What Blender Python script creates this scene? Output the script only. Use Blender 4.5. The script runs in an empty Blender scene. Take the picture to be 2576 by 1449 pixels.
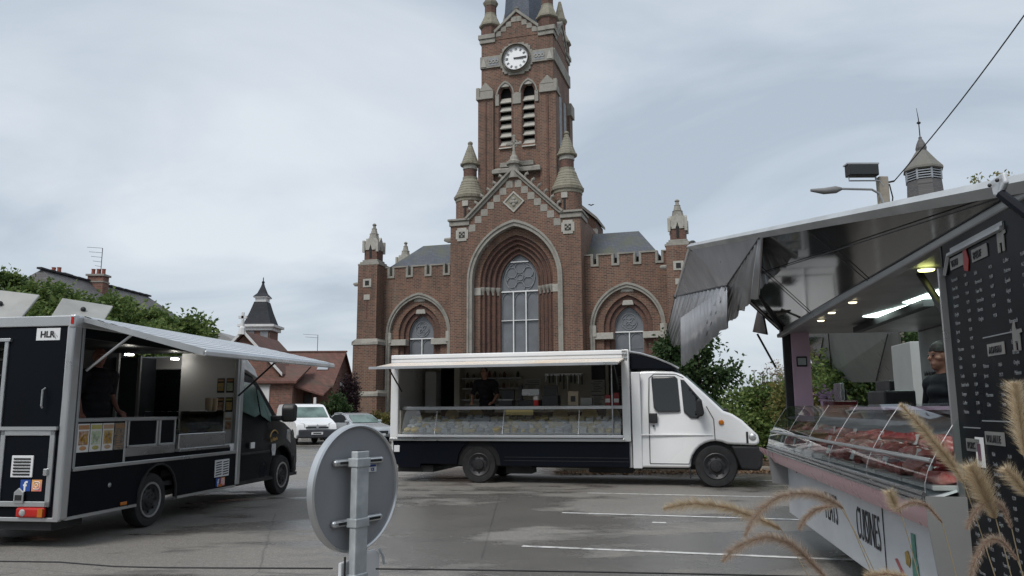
import bpy, math, random
from mathutils import Vector, Matrix
random.seed(7)
scn = bpy.context.scene
col = scn.collection
R = math.radians
# ------------------------------------------------------------------ camera
F, CX, CY, HC = 1946.0, 1288.0, 724.5, 1.5
PITCH = math.atan((1031 - CY) / F); ROLL = R(0.3)
_fw = Vector((0, math.cos(PITCH), math.sin(PITCH))); _up = Vector((0, -math.sin(PITCH), math.cos(PITCH)))
_r0 = Vector((1, 0, 0))
_rt = _r0 * math.cos(ROLL) - _up * math.sin(ROLL); _u2 = _up * math.cos(ROLL) + _r0 * math.sin(ROLL)
cam = bpy.data.cameras.new('camera'); camo = bpy.data.objects.new('camera', cam); col.objects.link(camo)
cam.sensor_width = 36; cam.lens = 36 * F / 2576; cam.clip_end = 2000; cam.clip_start = .05
camo.matrix_world = Matrix(((_rt.x, _u2.x, -_fw.x, 0), (_rt.y, _u2.y, -_fw.y, 0), (_rt.z, _u2.z, -_fw.z, HC), (0, 0, 0, 1)))
scn.camera = camo
# ------------------------------------------------------------------ sky, sun, exposure
w = bpy.data.worlds.new('World'); scn.world = w; w.use_nodes = True
nt = w.node_tree; nt.nodes.clear()
def wn(t, **k):
    n = nt.nodes.new(t)
    for a, b in k.items(): setattr(n, a, b)
    return n
SUN_EL, SUN_AZ = R(52), R(215)
sky = wn('ShaderNodeTexSky', sky_type='NISHITA', sun_disc=False, sun_elevation=SUN_EL, sun_rotation=SUN_AZ)
sky.air_density = 1.2; sky.dust_density = 2.0
tc = wn('ShaderNodeTexCoord'); sep = wn('ShaderNodeSeparateXYZ'); nt.links.new(tc.outputs['Generated'], sep.inputs[0])
def wm(op, a, b=None):
    n = wn('ShaderNodeMath', operation=op)
    for i, q in enumerate((a, b)):
        if q is None: continue
        if isinstance(q, (int, float)): n.inputs[i].default_value = q
        else: nt.links.new(q, n.inputs[i])
    return n.outputs[0]
zc = wm('ADD', wm('MAXIMUM', sep.outputs[2], 0.0), 0.22)
cmb = wn('ShaderNodeCombineXYZ')
nt.links.new(wm('DIVIDE', sep.outputs[0], zc), cmb.inputs[0]); nt.links.new(wm('DIVIDE', sep.outputs[1], zc), cmb.inputs[1])
mp = wn('ShaderNodeMapping'); mp.inputs['Scale'].default_value = (0.85, 1.15, 1); mp.inputs['Rotation'].default_value = (0, 0, R(38)); mp.inputs['Location'].default_value = (3.3, 1.7, 0)
nt.links.new(cmb.outputs[0], mp.inputs[0])
nz = wn('ShaderNodeTexNoise'); nz.inputs['Scale'].default_value = 1.0; nz.inputs['Detail'].default_value = 7; nz.inputs['Roughness'].default_value = .52; nz.inputs['Distortion'].default_value = .7
nt.links.new(mp.outputs[0], nz.inputs['Vector'])
rp = wn('ShaderNodeValToRGB'); nt.links.new(nz.outputs[0], rp.inputs[0])
e = rp.color_ramp.elements
e[0].position = .34; e[0].color = (.345, .395, .455, 1)
e[1].position = .66; e[1].color = (.56, .595, .635, 1)
m1 = rp.color_ramp.elements.new(.47); m1.color = (.435, .485, .54, 1)
sc_ = wn('ShaderNodeMix', data_type='RGBA', blend_type='MIX'); sc_.inputs[0].default_value = .90
skm = wn('ShaderNodeMix', data_type='RGBA', blend_type='MULTIPLY'); skm.inputs[0].default_value = 1; skm.inputs[7].default_value = (9.0, 9.0, 9.0, 1)
nt.links.new(rp.outputs[0], skm.inputs[6])
nt.links.new(sky.outputs[0], sc_.inputs[6]); nt.links.new(skm.outputs[2], sc_.inputs[7])
bg = wn('ShaderNodeBackground'); bg.inputs[1].default_value = .105
nt.links.new(sc_.outputs[2], bg.inputs[0]); wo = wn('ShaderNodeOutputWorld'); nt.links.new(bg.outputs[0], wo.inputs[0])
sl = bpy.data.lights.new('sun', 'SUN'); sl.energy = 1.5; sl.angle = R(22); sl.color = (1, .97, .93)
so = bpy.data.objects.new('sun', sl); col.objects.link(so)
_sd = Vector((math.sin(SUN_AZ) * math.cos(SUN_EL), math.cos(SUN_AZ) * math.cos(SUN_EL), math.sin(SUN_EL)))
so.rotation_euler = _sd.to_track_quat('Z', 'Y').to_euler()
vs = scn.view_settings; vs.view_transform = 'Standard'; vs.look = 'None'; vs.gamma = 1; vs.use_curve_mapping = False; vs.exposure = 0.55
scn.cycles.max_bounces = 8; scn.cycles.transparent_max_bounces = 16; scn.cycles.sample_clamp_indirect = 4
scn.cycles.caustics_reflective = False; scn.cycles.caustics_refractive = False

# ------------------------------------------------------------------ pixel helpers used while measuring (photo pixel -> place at depth)
def ray(x, y): return _fw + _rt * ((x - CX) / F) + _u2 * ((CY - y) / F)
CAM = Vector((0, 0, HC))
def at(x, y, Y):
    d = ray(x, y); return CAM + d * (Y / d.y)
def on_ground(x, y, z=0):
    d = ray(x, y); return CAM + d * ((z - HC) / d.z)

# ------------------------------------------------------------------ mesh builder
class MB:
    def __init__(s): s.v = []; s.f = []; s.m = []
    def add(s, vs_, fs, mi=0):
        o = len(s.v); s.v += [tuple(p) for p in vs_]; s.f += [tuple(i + o for i in q) for q in fs]; s.m += [mi] * len(fs); return s
    def box(s, x0, x1, y0, y1, z0, z1, mi=0, M=None):
        p = [Vector(q) for q in ((x0,y0,z0),(x1,y0,z0),(x1,y1,z0),(x0,y1,z0),(x0,y0,z1),(x1,y0,z1),(x1,y1,z1),(x0,y1,z1))]
        if M: p = [M @ q for q in p]
        return s.add(p, [(0,3,2,1),(4,5,6,7),(0,1,5,4),(1,2,6,5),(2,3,7,6),(3,0,4,7)], mi)
    def poly(s, pts, mi=0): return s.add(pts, [tuple(range(len(pts)))], mi)
    def prism(s, pts, d, mi=0):
        n = len(pts); d = Vector(d); a = [Vector(p) for p in pts]
        return s.add(a + [p + d for p in a], [tuple(range(n))[::-1], tuple(range(n, 2 * n))] + [(i, (i + 1) % n, n + (i + 1) % n, n + i) for i in range(n)], mi)
    def tube(s, pts, r, n=8, mi=0, caps=True):
        pts = [Vector(p) for p in pts]; m = len(pts); rs = r if isinstance(r, (list, tuple)) else [r] * m
        V = []; prev = None
        for i, p in enumerate(pts):
            t = (pts[min(i + 1, m - 1)] - pts[max(i - 1, 0)]).normalized()
            u = t.orthogonal().normalized() if prev is None else (prev - t * prev.dot(t)).normalized()
            prev = u; b = t.cross(u)
            V += [p + (u * math.cos(2 * math.pi * k / n) + b * math.sin(2 * math.pi * k / n)) * rs[i] for k in range(n)]
        Fs = [(i * n + k, i * n + (k + 1) % n, (i + 1) * n + (k + 1) % n, (i + 1) * n + k) for i in range(m - 1) for k in range(n)]
        if caps: Fs += [tuple(range(n))[::-1], tuple((m - 1) * n + k for k in range(n))]
        return s.add(V, Fs, mi)
    def lathe(s, prof, c=(0, 0, 0), n=20, mi=0, axis='z', a0=0, caps=True):
        V = []; m = len(prof)
        for r, z in prof:
            for k in range(n):
                a = 2 * math.pi * k / n + a0; x, y = r * math.cos(a), r * math.sin(a)
                q = {'z': (x, y, z), 'y': (x, z, y), 'x': (z, x, y)}[axis]
                V.append((c[0] + q[0], c[1] + q[1], c[2] + q[2]))
        Fs = [(i * n + k, i * n + (k + 1) % n, (i + 1) * n + (k + 1) % n, (i + 1) * n + k) for i in range(m - 1) for k in range(n)]
        if caps: Fs += [tuple(range(n))[::-1], tuple((m - 1) * n + k for k in range(n))]
        return s.add(V, Fs, mi)
    def grid(s, rows, mi=0, close=False):
        n = len(rows[0]); V = [p for r in rows for p in r]
        return s.add(V, [(i * n + k, i * n + k + 1, (i + 1) * n + k + 1, (i + 1) * n + k) for i in range(len(rows) - 1) for k in range(n - 1)], mi)
    def ball(s, c, r, n=10, m=6, sc=(1, 1, 1), mi=0):
        rows = []
        for i in range(m + 1):
            a = math.pi * i / m
            rows.append([(c[0] + r * sc[0] * math.sin(a) * math.cos(2 * math.pi * k / n), c[1] + r * sc[1] * math.sin(a) * math.sin(2 * math.pi * k / n), c[2] + r * sc[2] * math.cos(a)) for k in range(n + 1)])
        return s.grid(rows, mi)
    def mesh(s, name, mats):
        me = bpy.data.meshes.new(name); me.from_pydata(s.v, [], s.f)
        mats = mats if isinstance(mats, (list, tuple)) else [mats]
        for m in mats: me.materials.append(m)
        if len(mats) > 1:
            for p, i in zip(me.polygons, s.m): p.material_index = i
        return me
    def build(s, name, mats, parent=None, smooth=False, bevel=0, seg=2, loc=None, rot=None, sub=0):
        me = s.mesh(name, mats); o = bpy.data.objects.new(name, me); col.objects.link(o)
        finish(me, smooth)
        if parent: o.parent = parent
        if loc is not None: o.location = loc
        if rot is not None: o.rotation_euler = rot
        if bevel:
            b = o.modifiers.new('bevel', 'BEVEL'); b.width = bevel; b.segments = seg; b.limit_method = 'ANGLE'; b.angle_limit = R(35); b.harden_normals = False
        if sub:
            u = o.modifiers.new('sub', 'SUBSURF'); u.levels = sub; u.render_levels = sub
        return o
import bmesh
def finish(me, smooth):
    bm = bmesh.new(); bm.from_mesh(me)
    if len(bm.faces) < 60000: bmesh.ops.recalc_face_normals(bm, faces=bm.faces)
    if smooth:
        for f_ in bm.faces: f_.smooth = True
        for e_ in bm.edges:
            if len(e_.link_faces) == 2 and e_.calc_face_angle(0) > R(38): e_.smooth = False
    bm.to_mesh(me); bm.free()
def thing(name, label, cat, loc=(0, 0, 0), rotz=0, group=None):
    o = bpy.data.objects.new(name, None); col.objects.link(o); o.location = loc; o.rotation_euler = (0, 0, rotz); o.empty_display_size = .2
    o['label'] = label; o['category'] = cat
    if group: o['group'] = group
    return o
def tag(o, label, cat, group=None):
    o['label'] = label; o['category'] = cat
    if group: o['group'] = group
    return o
def stru(o, kind='structure', label=None):
    o['kind'] = kind
    if label: o['label'] = label
    return o
def dup(o, parent=None, loc=None):
    c = o.copy(); col.objects.link(c)
    if parent: c.parent = parent
    if loc is not None: c.location = loc
    return c
_dg = None
def text(body, size, mat, parent, M, name='lettering', sx=1.0, depth=.002, align='LEFT', bold=0.0, line=1.0):
    cu = bpy.data.curves.new('t', 'FONT'); cu.body = body; cu.size = size; cu.extrude = depth; cu.align_x = align; cu.offset = bold; cu.resolution_u = 2; cu.space_line = line
    o = bpy.data.objects.new('t', cu); col.objects.link(o)
    bpy.context.view_layer.update()
    me = bpy.data.meshes.new_from_object(o.evaluated_get(bpy.context.evaluated_depsgraph_get()))
    bpy.data.objects.remove(o); bpy.data.curves.remove(cu)
    me.transform(M @ Matrix.Diagonal((sx, 1, 1, 1))); me.materials.clear(); me.materials.append(mat); me.name = name
    q = bpy.data.objects.new(name, me); col.objects.link(q); q.parent = parent; return q
def basis(o, u, v):
    u = Vector(u).normalized(); v = Vector(v).normalized(); n = u.cross(v); o = Vector(o)
    return Matrix(((u.x, v.x, n.x, o.x), (u.y, v.y, n.y, o.y), (u.z, v.z, n.z, o.z), (0, 0, 0, 1)))

# ------------------------------------------------------------------ materials
def newmat(name):
    m = bpy.data.materials.new(name); m.use_nodes = True; t = m.node_tree
    b = t.nodes['Principled BSDF']; return m, t, b
def N(t, ty, **k):
    n = t.nodes.new(ty)
    for a, b in k.items(): setattr(n, a, b)
    return n
def lk(t, a, b): t.links.new(a, b)
def c4(c): return (c[0], c[1], c[2], 1)
def mixc(t, fac, a, b, blend='MIX'):
    n = N(t, 'ShaderNodeMix', data_type='RGBA', blend_type=blend)
    for i, q in ((0, fac), (6, a), (7, b)):
        if isinstance(q, (int, float)): n.inputs[i].default_value = q
        elif isinstance(q, tuple): n.inputs[i].default_value = c4(q)
        else: lk(t, q, n.inputs[i])
    return n.outputs[2]
def ramp(t, src, p0, p1, a=0., b=1.):
    n = N(t, 'ShaderNodeMapRange'); n.clamp = True; lk(t, src, n.inputs[0])
    n.inputs[1].default_value = p0; n.inputs[2].default_value = p1; n.inputs[3].default_value = a; n.inputs[4].default_value = b; return n.outputs[0]
def noise(t, scale, detail=4, rough=.55, vec=None, dist=0):
    n = N(t, 'ShaderNodeTexNoise'); n.inputs['Scale'].default_value = scale; n.inputs['Detail'].default_value = detail; n.inputs['Roughness'].default_value = rough; n.inputs['Distortion'].default_value = dist
    if vec is None:
        vec = N(t, 'ShaderNodeTexCoord').outputs['Object']
    lk(t, vec, n.inputs['Vector']); return n.outputs[0]
def bump(t, b, h, strength=.3, dist=.01):
    n = N(t, 'ShaderNodeBump'); n.inputs['Strength'].default_value = strength; n.inputs['Distance'].default_value = dist; lk(t, h, n.inputs['Height']); lk(t, n.outputs[0], b.inputs['Normal'])
def mat(name, c, rough=.5, metal=0., var=.12, vs=3., c2=None, bs=0., bsc=40., spec=.5, coat=0., rv=.1):
    m, t, b = newmat(name)
    n1 = noise(t, vs, 5)
    c2 = c2 or tuple(x * (1 - 2 * var) for x in c)
    lk(t, mixc(t, ramp(t, n1, .35, .68), tuple(min(1, x * (1 + var)) for x in c) if c2 is None else c, c2), b.inputs['Base Color'])
    lk(t, ramp(t, n1, .3, .7, max(0.02, rough - rv), min(1, rough + rv)), b.inputs['Roughness'])
    b.inputs['Metallic'].default_value = metal; b.inputs['Specular IOR Level'].default_value = spec; b.inputs['Coat Weight'].default_value = coat; b.inputs['Coat Roughness'].default_value = .08
    if bs: bump(t, b, noise(t, bsc, 3), bs)
    return m
def plain(name, c, rough=.5, metal=0.):
    m, t, b = newmat(name); b.inputs['Base Color'].default_value = c4(c); b.inputs['Roughness'].default_value = rough; b.inputs['Metallic'].default_value = metal; return m
def wallvec(t, sx=1, sz=1):
    s = N(t, 'ShaderNodeSeparateXYZ'); lk(t, N(t, 'ShaderNodeTexCoord').outputs['Object'], s.inputs[0])
    a = N(t, 'ShaderNodeMath', operation='ADD'); lk(t, s.outputs[0], a.inputs[0]); lk(t, s.outputs[1], a.inputs[1])
    k = N(t, 'ShaderNodeCombineXYZ'); lk(t, a.outputs[0], k.inputs[0]); lk(t, s.outputs[2], k.inputs[1]); return k.outputs[0], s
def brickmat(name, c1, c2, mort, bw=.30, bh=.105, ms=.016, dirt=(.09, .075, .06)):
    m, t, b = newmat(name); v, _ = wallvec(t)
    bt = N(t, 'ShaderNodeTexBrick'); lk(t, v, bt.inputs['Vector'])
    for k_, q in (('Scale', 1), ('Brick Width', bw), ('Row Height', bh), ('Mortar Size', ms), ('Mortar Smooth', .2), ('Bias', -.1)): bt.inputs[k_].default_value = q
    bt.inputs['Color1'].default_value = c4(c1); bt.inputs['Color2'].default_value = c4(c2); bt.inputs['Mortar'].default_value = c4(mort)
    big = noise(t, .35, 6, .6); fine = noise(t, 4.5, 5, .75)
    cc = mixc(t, ramp(t, big, .42, .75, 0, .55), bt.outputs[0], dirt)
    mps = N(t, 'ShaderNodeMapping'); mps.inputs['Scale'].default_value = (1.6, 1.6, .16); lk(t, N(t, 'ShaderNodeTexCoord').outputs['Object'], mps.inputs[0]); stk = noise(t, 1.0, 5, .65, mps.outputs[0])
    cc = mixc(t, ramp(t, stk, .50, .72, 0, .55), cc, dirt); cc = mixc(t, ramp(t, stk, .44, .30, 0, .35), cc, tuple(min(1, x * 1.3) for x in mort))
    cc = mixc(t, ramp(t, fine, .45, .75, 0, .6), cc, tuple(min(1, x * 1.9) for x in c1))
    lk(t, cc, b.inputs['Base Color']); b.inputs['Roughness'].default_value = .88
    bump(t, b, bt.outputs['Fac'], -.5, .012); return m
def stonemat(name, c, moss=(.10, .10, .045), amt=.35, sc=1.4):
    m, t, b = newmat(name)
    n1 = noise(t, sc, 6, .65); n2 = noise(t, 7, 4)
    cc = mixc(t, ramp(t, n2, .35, .7, 0, .5), c, tuple(x * .62 for x in c))
    cc = mixc(t, ramp(t, n1, .5, .75, 0, amt), cc, moss)
    lk(t, cc, b.inputs['Base Color']); b.inputs['Roughness'].default_value = .9; bump(t, b, n2, .4, .02); return m
def slatemat(name, c, c2, rw=.22, rh=.14, moss=None, rough=.7):
    m, t, b = newmat(name); v, s = wallvec(t)
    bt = N(t, 'ShaderNodeTexBrick'); lk(t, v, bt.inputs['Vector'])
    for k_, q in (('Scale', 1), ('Brick Width', rw), ('Row Height', rh), ('Mortar Size', .008), ('Bias', 0)): bt.inputs[k_].default_value = q
    bt.inputs['Color1'].default_value = c4(c); bt.inputs['Color2'].default_value = c4(c2); bt.inputs['Mortar'].default_value = c4(tuple(x * .4 for x in c))
    cc = bt.outputs[0]
    if moss: cc = mixc(t, ramp(t, noise(t, .55, 6, .65), .45, .62, 0, .8), cc, moss)
    lk(t, cc, b.inputs['Base Color']); b.inputs['Roughness'].default_value = rough; bump(t, b, bt.outputs['Fac'], -.4, .01); return m
def thinglass(name, tint=(.8, .9, .88), refl=1.0, rough=.02, dirt=.0):
    m, t, b = newmat(name); t.nodes.remove(b)
    fr = N(t, 'ShaderNodeFresnel'); fr.inputs[0].default_value = 1.5
    tr = N(t, 'ShaderNodeBsdfTransparent'); tr.inputs[0].default_value = c4(tint)
    gl = N(t, 'ShaderNodeBsdfGlossy'); gl.inputs['Roughness'].default_value = rough; gl.inputs[0].default_value = (refl, refl, refl, 1)
    mx = N(t, 'ShaderNodeMixShader'); f2 = N(t, 'ShaderNodeMath', operation='MULTIPLY_ADD'); lk(t, fr.outputs[0], f2.inputs[0]); f2.inputs[1].default_value = 1.0; f2.inputs[2].default_value = dirt
    lk(t, f2.outputs[0], mx.inputs[0]); lk(t, tr.outputs[0], mx.inputs[1]); lk(t, gl.outputs[0], mx.inputs[2])
    lk(t, mx.outputs[0], t.nodes['Material Output'].inputs[0]); return m
def emis(name, c, st):
    m, t, b = newmat(name); b.inputs['Base Color'].default_value = c4(c); b.inputs['Emission Color'].default_value = c4(c); b.inputs['Emission Strength'].default_value = st; return m
def leafmat(name, ca, cb, cc_=None, tl=.35):
    m, t, b = newmat(name)
    gi = N(t, 'ShaderNodeNewGeometry'); cr = N(t, 'ShaderNodeValToRGB'); lk(t, gi.outputs['Random Per Island'], cr.inputs[0])
    e_ = cr.color_ramp.elements; e_[0].color = c4(ca); e_[1].color = c4(cb)
    if cc_: k_ = e_.new(.9); k_.color = c4(cc_)
    cl = mixc(t, ramp(t, noise(t, .9, 2), .35, .7, 0, .6), cr.outputs[0], tuple(x * .75 for x in ca))
    lk(t, cl, b.inputs['Base Color']); b.inputs['Roughness'].default_value = .55; b.inputs['Specular IOR Level'].default_value = .3
    ts = N(t, 'ShaderNodeBsdfTranslucent'); lk(t, cl, ts.inputs[0]); mx = N(t, 'ShaderNodeMixShader'); mx.inputs[0].default_value = tl
    lk(t, b.outputs[0], mx.inputs[1]); lk(t, ts.outputs[0], mx.inputs[2]); lk(t, mx.outputs[0], t.nodes['Material Output'].inputs[0]); return m

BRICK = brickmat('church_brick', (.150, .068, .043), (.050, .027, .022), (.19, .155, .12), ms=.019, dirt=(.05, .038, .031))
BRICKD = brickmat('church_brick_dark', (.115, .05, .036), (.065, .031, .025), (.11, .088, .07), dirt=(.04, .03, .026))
STONE = stonemat('church_stone', (.29, .275, .242), (.085, .08, .062), .6)
STONEM = stonemat('church_stone_mossy', (.25, .232, .182), (.10, .09, .045), .75, 2.0)
STONEW = stonemat('church_stone_pale', (.40, .385, .345), amt=.3)
SLATE = slatemat('slate', (.095, .105, .125), (.07, .08, .098), moss=(.095, .10, .06))
SLATEB = slatemat('slate_blue', (.085, .10, .13), (.065, .078, .102))
DARK = plain('dark_void', (.012, .012, .013), .8)
IRON = mat('dark_iron', (.03, .03, .032), .55, .4)
WHITEP = mat('white_paint', (.72, .73, .73), .5, 0, .06)
CGLASS = mat('church_window_glass', (.15, .162, .18), .35, 0, .15, 1.2, spec=.6)
LEAD = mat('window_tracery', (.23, .245, .26), .6)

# ------------------------------------------------------------------ ground
def asphalt():
    m, t, b = newmat('wet_asphalt'); ob = N(t, 'ShaderNodeTexCoord').outputs['Object']
    mpn = N(t, 'ShaderNodeMapping'); mpn.inputs['Rotation'].default_value = (0, 0, R(24)); mpn.inputs['Scale'].default_value = (.2, .34, 1); lk(t, ob, mpn.inputs[0])
    big = noise(t, 1.0, 6, .55, mpn.outputs[0], .5)
    mp2 = N(t, 'ShaderNodeMapping'); mp2.inputs['Rotation'].default_value = (0, 0, R(-14)); mp2.inputs['Scale'].default_value = (.6, 1.1, 1); lk(t, ob, mp2.inputs[0])
    mid = noise(t, 1.1, 6, .65, mp2.outputs[0]); fine = noise(t, 55, 3, .7, ob); grit = noise(t, 140, 2, .6, ob)
    a = N(t, 'ShaderNodeMath', operation='MULTIPLY_ADD'); lk(t, mid, a.inputs[0]); a.inputs[1].default_value = .35; lk(t, big, a.inputs[2])
    wet = ramp(t, a.outputs[0], .645, .695)
    dry = mixc(t, ramp(t, mid, .3, .7), (.30, .28, .25), (.235, .22, .20))
    wetc = mixc(t, ramp(t, mid, .35, .65), (.17, .158, .142), (.125, .117, .107))
    cc = mixc(t, wet, dry, wetc)
    cc = mixc(t, ramp(t, fine, .44, .62, 0, .62), cc, (.055, .052, .049)); cc = mixc(t, ramp(t, grit, .52, .66, 0, .5), cc, (.42, .40, .37))
    agg = noise(t, 17, 6, .8, ob); cc = mixc(t, ramp(t, agg, .42, .60, 0, .42), cc, (.07, .066, .062)); cc = mixc(t, ramp(t, agg, .56, .70, 0, .35), cc, (.40, .385, .36))
    spot = noise(t, 2.6, 5, .75, ob); cc = mixc(t, ramp(t, spot, .60, .70, 0, .55), cc, (.075, .07, .066))
    vo = N(t, 'ShaderNodeTexVoronoi', feature='DISTANCE_TO_EDGE'); vo.inputs['Scale'].default_value = .22; lk(t, mixc(t, .05, ob, noise(t, 1.3, 4, .6, ob)), vo.inputs['Vector'])
    cr = ramp(t, vo.outputs[0], .0, .003, .45, 0); cc = mixc(t, cr, cc, (.035, .034, .033))
    lk(t, cc, b.inputs['Base Color']); lk(t, ramp(t, wet, 0, 1, .68, .27), b.inputs['Roughness']); b.inputs['Specular IOR Level'].default_value = .45
    bump(t, b, fine, .5, .01); return m
ASPH = asphalt()
g = MB(); g.grid([[(x, y, 0) for x in (-900, -60, -20, 0, 20, 60, 900)] for y in (-40, 0, 20, 40, 80, 1500)])
ground = stru(g.build('car_park_ground', ASPH))
def paintmat():
    m, t, b = newmat('road_paint'); n1 = noise(t, 7, 6, .7)
    lk(t, mixc(t, ramp(t, n1, .48, .66), (.72, .72, .70), (.26, .25, .24)), b.inputs['Base Color']); b.inputs['Roughness'].default_value = .45; return m
RPAINT = paintmat()
def strip(p, q, wd, z=.004):
    p, q = Vector(p), Vector(q); n = (q - p).cross(Vector((0, 0, 1))).normalized() * wd / 2
    k = 12; rows = [[p.lerp(q, i / k) - n * random.uniform(.93, 1.05) + Vector((0, 0, z)), p.lerp(q, i / k) + n * random.uniform(.93, 1.05) + Vector((0, 0, z))] for i in range(k + 1)]
    return MB().grid(rows)
for p, q in (((1.35, 14.45), (6.6, 13.1)), ((.72, 11.75), (5.6, 10.45)), ((.10, 8.95), (4.6, 7.72)), ((4.4, 17.0), (7.6, 16.2)), ((1.86, 10.72), (2.04, 10.68))):
    strip((*p, 0), (*q, 0), .09).build('parking_line', RPAINT, ground)
# ------------------------------------------------------------------ church
CH = thing('church', 'red brick church with pale stone trim, clock tower and tall arched window', 'church', (.145, 47.943, 0), R(-16.5))
def arch_pts(cx, wd, spring, apex, n=14, z0=0.):
    h = apex - spring; Rr = (wd * wd + h * h) / (2 * wd); c = Rr - wd
    am = math.atan2(h, c) if c > 1e-6 or c < -1e-6 else math.pi / 2
    L = []
    for i in range(n + 1):
        a = am * i / n; L.append((cx + c - Rr * math.cos(a), spring + Rr * math.sin(a)))
    Rt = [(2 * cx - x, z) for x, z in L[:-1]][::-1]
    return [(cx - wd, z0)] + L + Rt + [(cx + wd, z0)]
def arch_z(x, cx, wd, spring, apex):
    u = wd - abs(x - cx)
    if u <= 0: return None
    h = apex - spring; Rr = (wd * wd + h * h) / (2 * wd); c = Rr - wd
    d = abs(x - cx) + c; return spring + math.sqrt(max(0, Rr * Rr - d * d))
def ring(mb, o, i, y0, y1):
    n = len(o)
    for k in range(n - 1):
        a, b_, c, d = o[k], o[k + 1], i[k + 1], i[k]
        mb.add([(a[0], y0, a[1]), (b_[0], y0, b_[1]), (c[0], y0, c[1]), (d[0], y0, d[1]), (a[0], y1, a[1]), (b_[0], y1, b_[1]), (c[0], y1, c[1]), (d[0], y1, d[1])],
               [(0, 1, 2, 3), (3, 2, 6, 7), (0, 4, 5, 1), (4, 7, 6, 5)])
def wall(mb, x0, x1, zt, holes, y, zb=0., extra=()):
    xs = {x0, x1} | {q for q in extra if x0 < q < x1}
    for (cx, wd, sp, ap, hb) in holes:
        xs |= {q[0] for q in arch_pts(cx, wd, sp, ap)}
    xs = sorted(q for q in xs if x0 - 1e-6 <= q <= x1 + 1e-6)
    xs = [q for i_, q in enumerate(xs) if i_ == 0 or q - xs[i_ - 1] > 1e-5]
    for a, b_ in zip(xs, xs[1:]):
        m = (a + b_) / 2; done = False
        for (cx, wd, sp, ap, hb) in holes:
            if abs(m - cx) < wd:
                za = arch_z(a, cx, wd, sp, ap) or sp; zb_ = arch_z(b_, cx, wd, sp, ap) or sp
                mb.poly([(a, y, za), (b_, y, zb_), (b_, y, zt(b_)), (a, y, zt(a))])
                if hb > zb: mb.poly([(a, y, zb), (b_, y, zb), (b_, y, hb), (a, y, hb)])
                done = True
        if not done: mb.poly([(a, y, zb), (b_, y, zb), (b_, y, zt(b_)), (a, y, zt(a))])
def gz(x): return 13.45 if abs(x) > 3.0 else 13.6 + (3.0 - abs(x)) / 3.0 * 2.95
# central gabled front
mb = MB(); wall(mb, -4.3, 4.3, gz, [(0, 2.85, 9.6, 13.1, 0)], 0, extra=(-3.0, 0, 3.0, -3.001, 3.001))
for sx in (-1, 1): mb.poly([(sx * 4.3, 0, 0), (sx * 4.3, 7, 0), (sx * 4.3, 7, 13.45), (sx * 4.3, 0, 13.45)])
mb.poly([(-4.3, .9, 13.45), (4.3, .9, 13.45), (4.3, 7, 13.45), (-4.3, 7, 13.45)])
mb.poly([(x, .5, gz(x)) for x in (-4.3, -3.001, -2.999, 0, 2.999, 3.001, 4.3)] + [(4.3, .5, 13), (-4.3, .5, 13)])
front = mb.build('front_wall', BRICK, CH)
mb = MB(); ring(mb, arch_pts(0, 3.12, 9.6, 13.45), arch_pts(0, 3.0, 9.6, 13.28), -.14, .05); ring(mb, arch_pts(0, 3.0, 9.6, 13.28), arch_pts(0, 2.80, 9.6, 13.05), -.06, .4)
mb.build('arch_hood', STONE, CH)
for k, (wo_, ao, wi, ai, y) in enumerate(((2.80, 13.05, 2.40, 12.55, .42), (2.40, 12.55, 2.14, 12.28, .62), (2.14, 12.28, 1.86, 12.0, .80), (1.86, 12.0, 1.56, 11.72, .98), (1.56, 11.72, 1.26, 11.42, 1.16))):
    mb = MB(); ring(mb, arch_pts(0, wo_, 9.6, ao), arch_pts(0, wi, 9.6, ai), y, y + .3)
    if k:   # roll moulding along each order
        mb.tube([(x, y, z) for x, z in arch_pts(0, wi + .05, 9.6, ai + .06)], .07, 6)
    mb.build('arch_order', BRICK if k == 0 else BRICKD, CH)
for sx in (-1, 1):
    mb = MB(); mb.box(sx * 2.8, sx * 2.36, .38, .7, 8.75, 9.25); mb.build('impost_block', STONEW, CH, bevel=.02)
    for j, xx in enumerate((2.27, 1.99, 1.71, 1.41)):
        mb = MB(); mb.lathe([(.08, 8.78), (.10, 8.9), (.17, 9.1), (.19, 9.2), (.19, 9.28)], (sx * xx, .62 + .18 * j, 0), 8); mb.build('capital', STONE, CH)
# big window
W = thing; win = MB(); win.poly([(x, 1.36, z) for x, z in arch_pts(0, 1.27, 9.6, 11.43, 14, 4.9)]); WN = win.build('window', CGLASS, CH)
mb = MB(); mb.box(-1.5, 1.5, .95, 1.36, 4.86, 5.02); mb.box(-1.62, 1.62, .9, 1.36, 4.62, 4.84); mb.build('sill', STONEW, WN)
for sx in (-.42, .42): MB().box(sx - .035, sx + .035, 1.2, 1.33, 5.02, 9.0).build('mullion', WHITEP, WN)
for z, t_, hw in ((9.02, .04, 1.26), (7.15, .022, 1.24), (10.95, .03, .6)): MB().box(-hw, hw, 1.22, 1.335, z - t_, z + t_).build('transom', WHITEP, WN)
mb = MB()
def circ(cx, cz, r, y, n=20, a0=0, a1=2 * math.pi): return [(cx + r * math.cos(a0 + (a1 - a0) * i / n), y, cz + r * math.sin(a0 + (a1 - a0) * i / n)) for i in range(n + 1)]
mb.tube(circ(0, 9.95, .2, 1.31), .03, 6, caps=False)
for k in range(6):
    a = math.pi / 6 + k * math.pi / 3
    ca, sa = .63 * math.cos(a), .63 * math.sin(a); mb.tube(circ(ca, 9.95 + sa, .34, 1.31), .026, 6, caps=False)
mb.tube(circ(0, 9.95, 1.0, 1.31, 28), .03, 6, caps=False)
for cx in (-.84, 0, .84): mb.tube([(x, 1.31, z) for x, z in arch_pts(cx, .36, 8.45, 8.95, 8, 8.2)], .022, 5)
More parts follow.
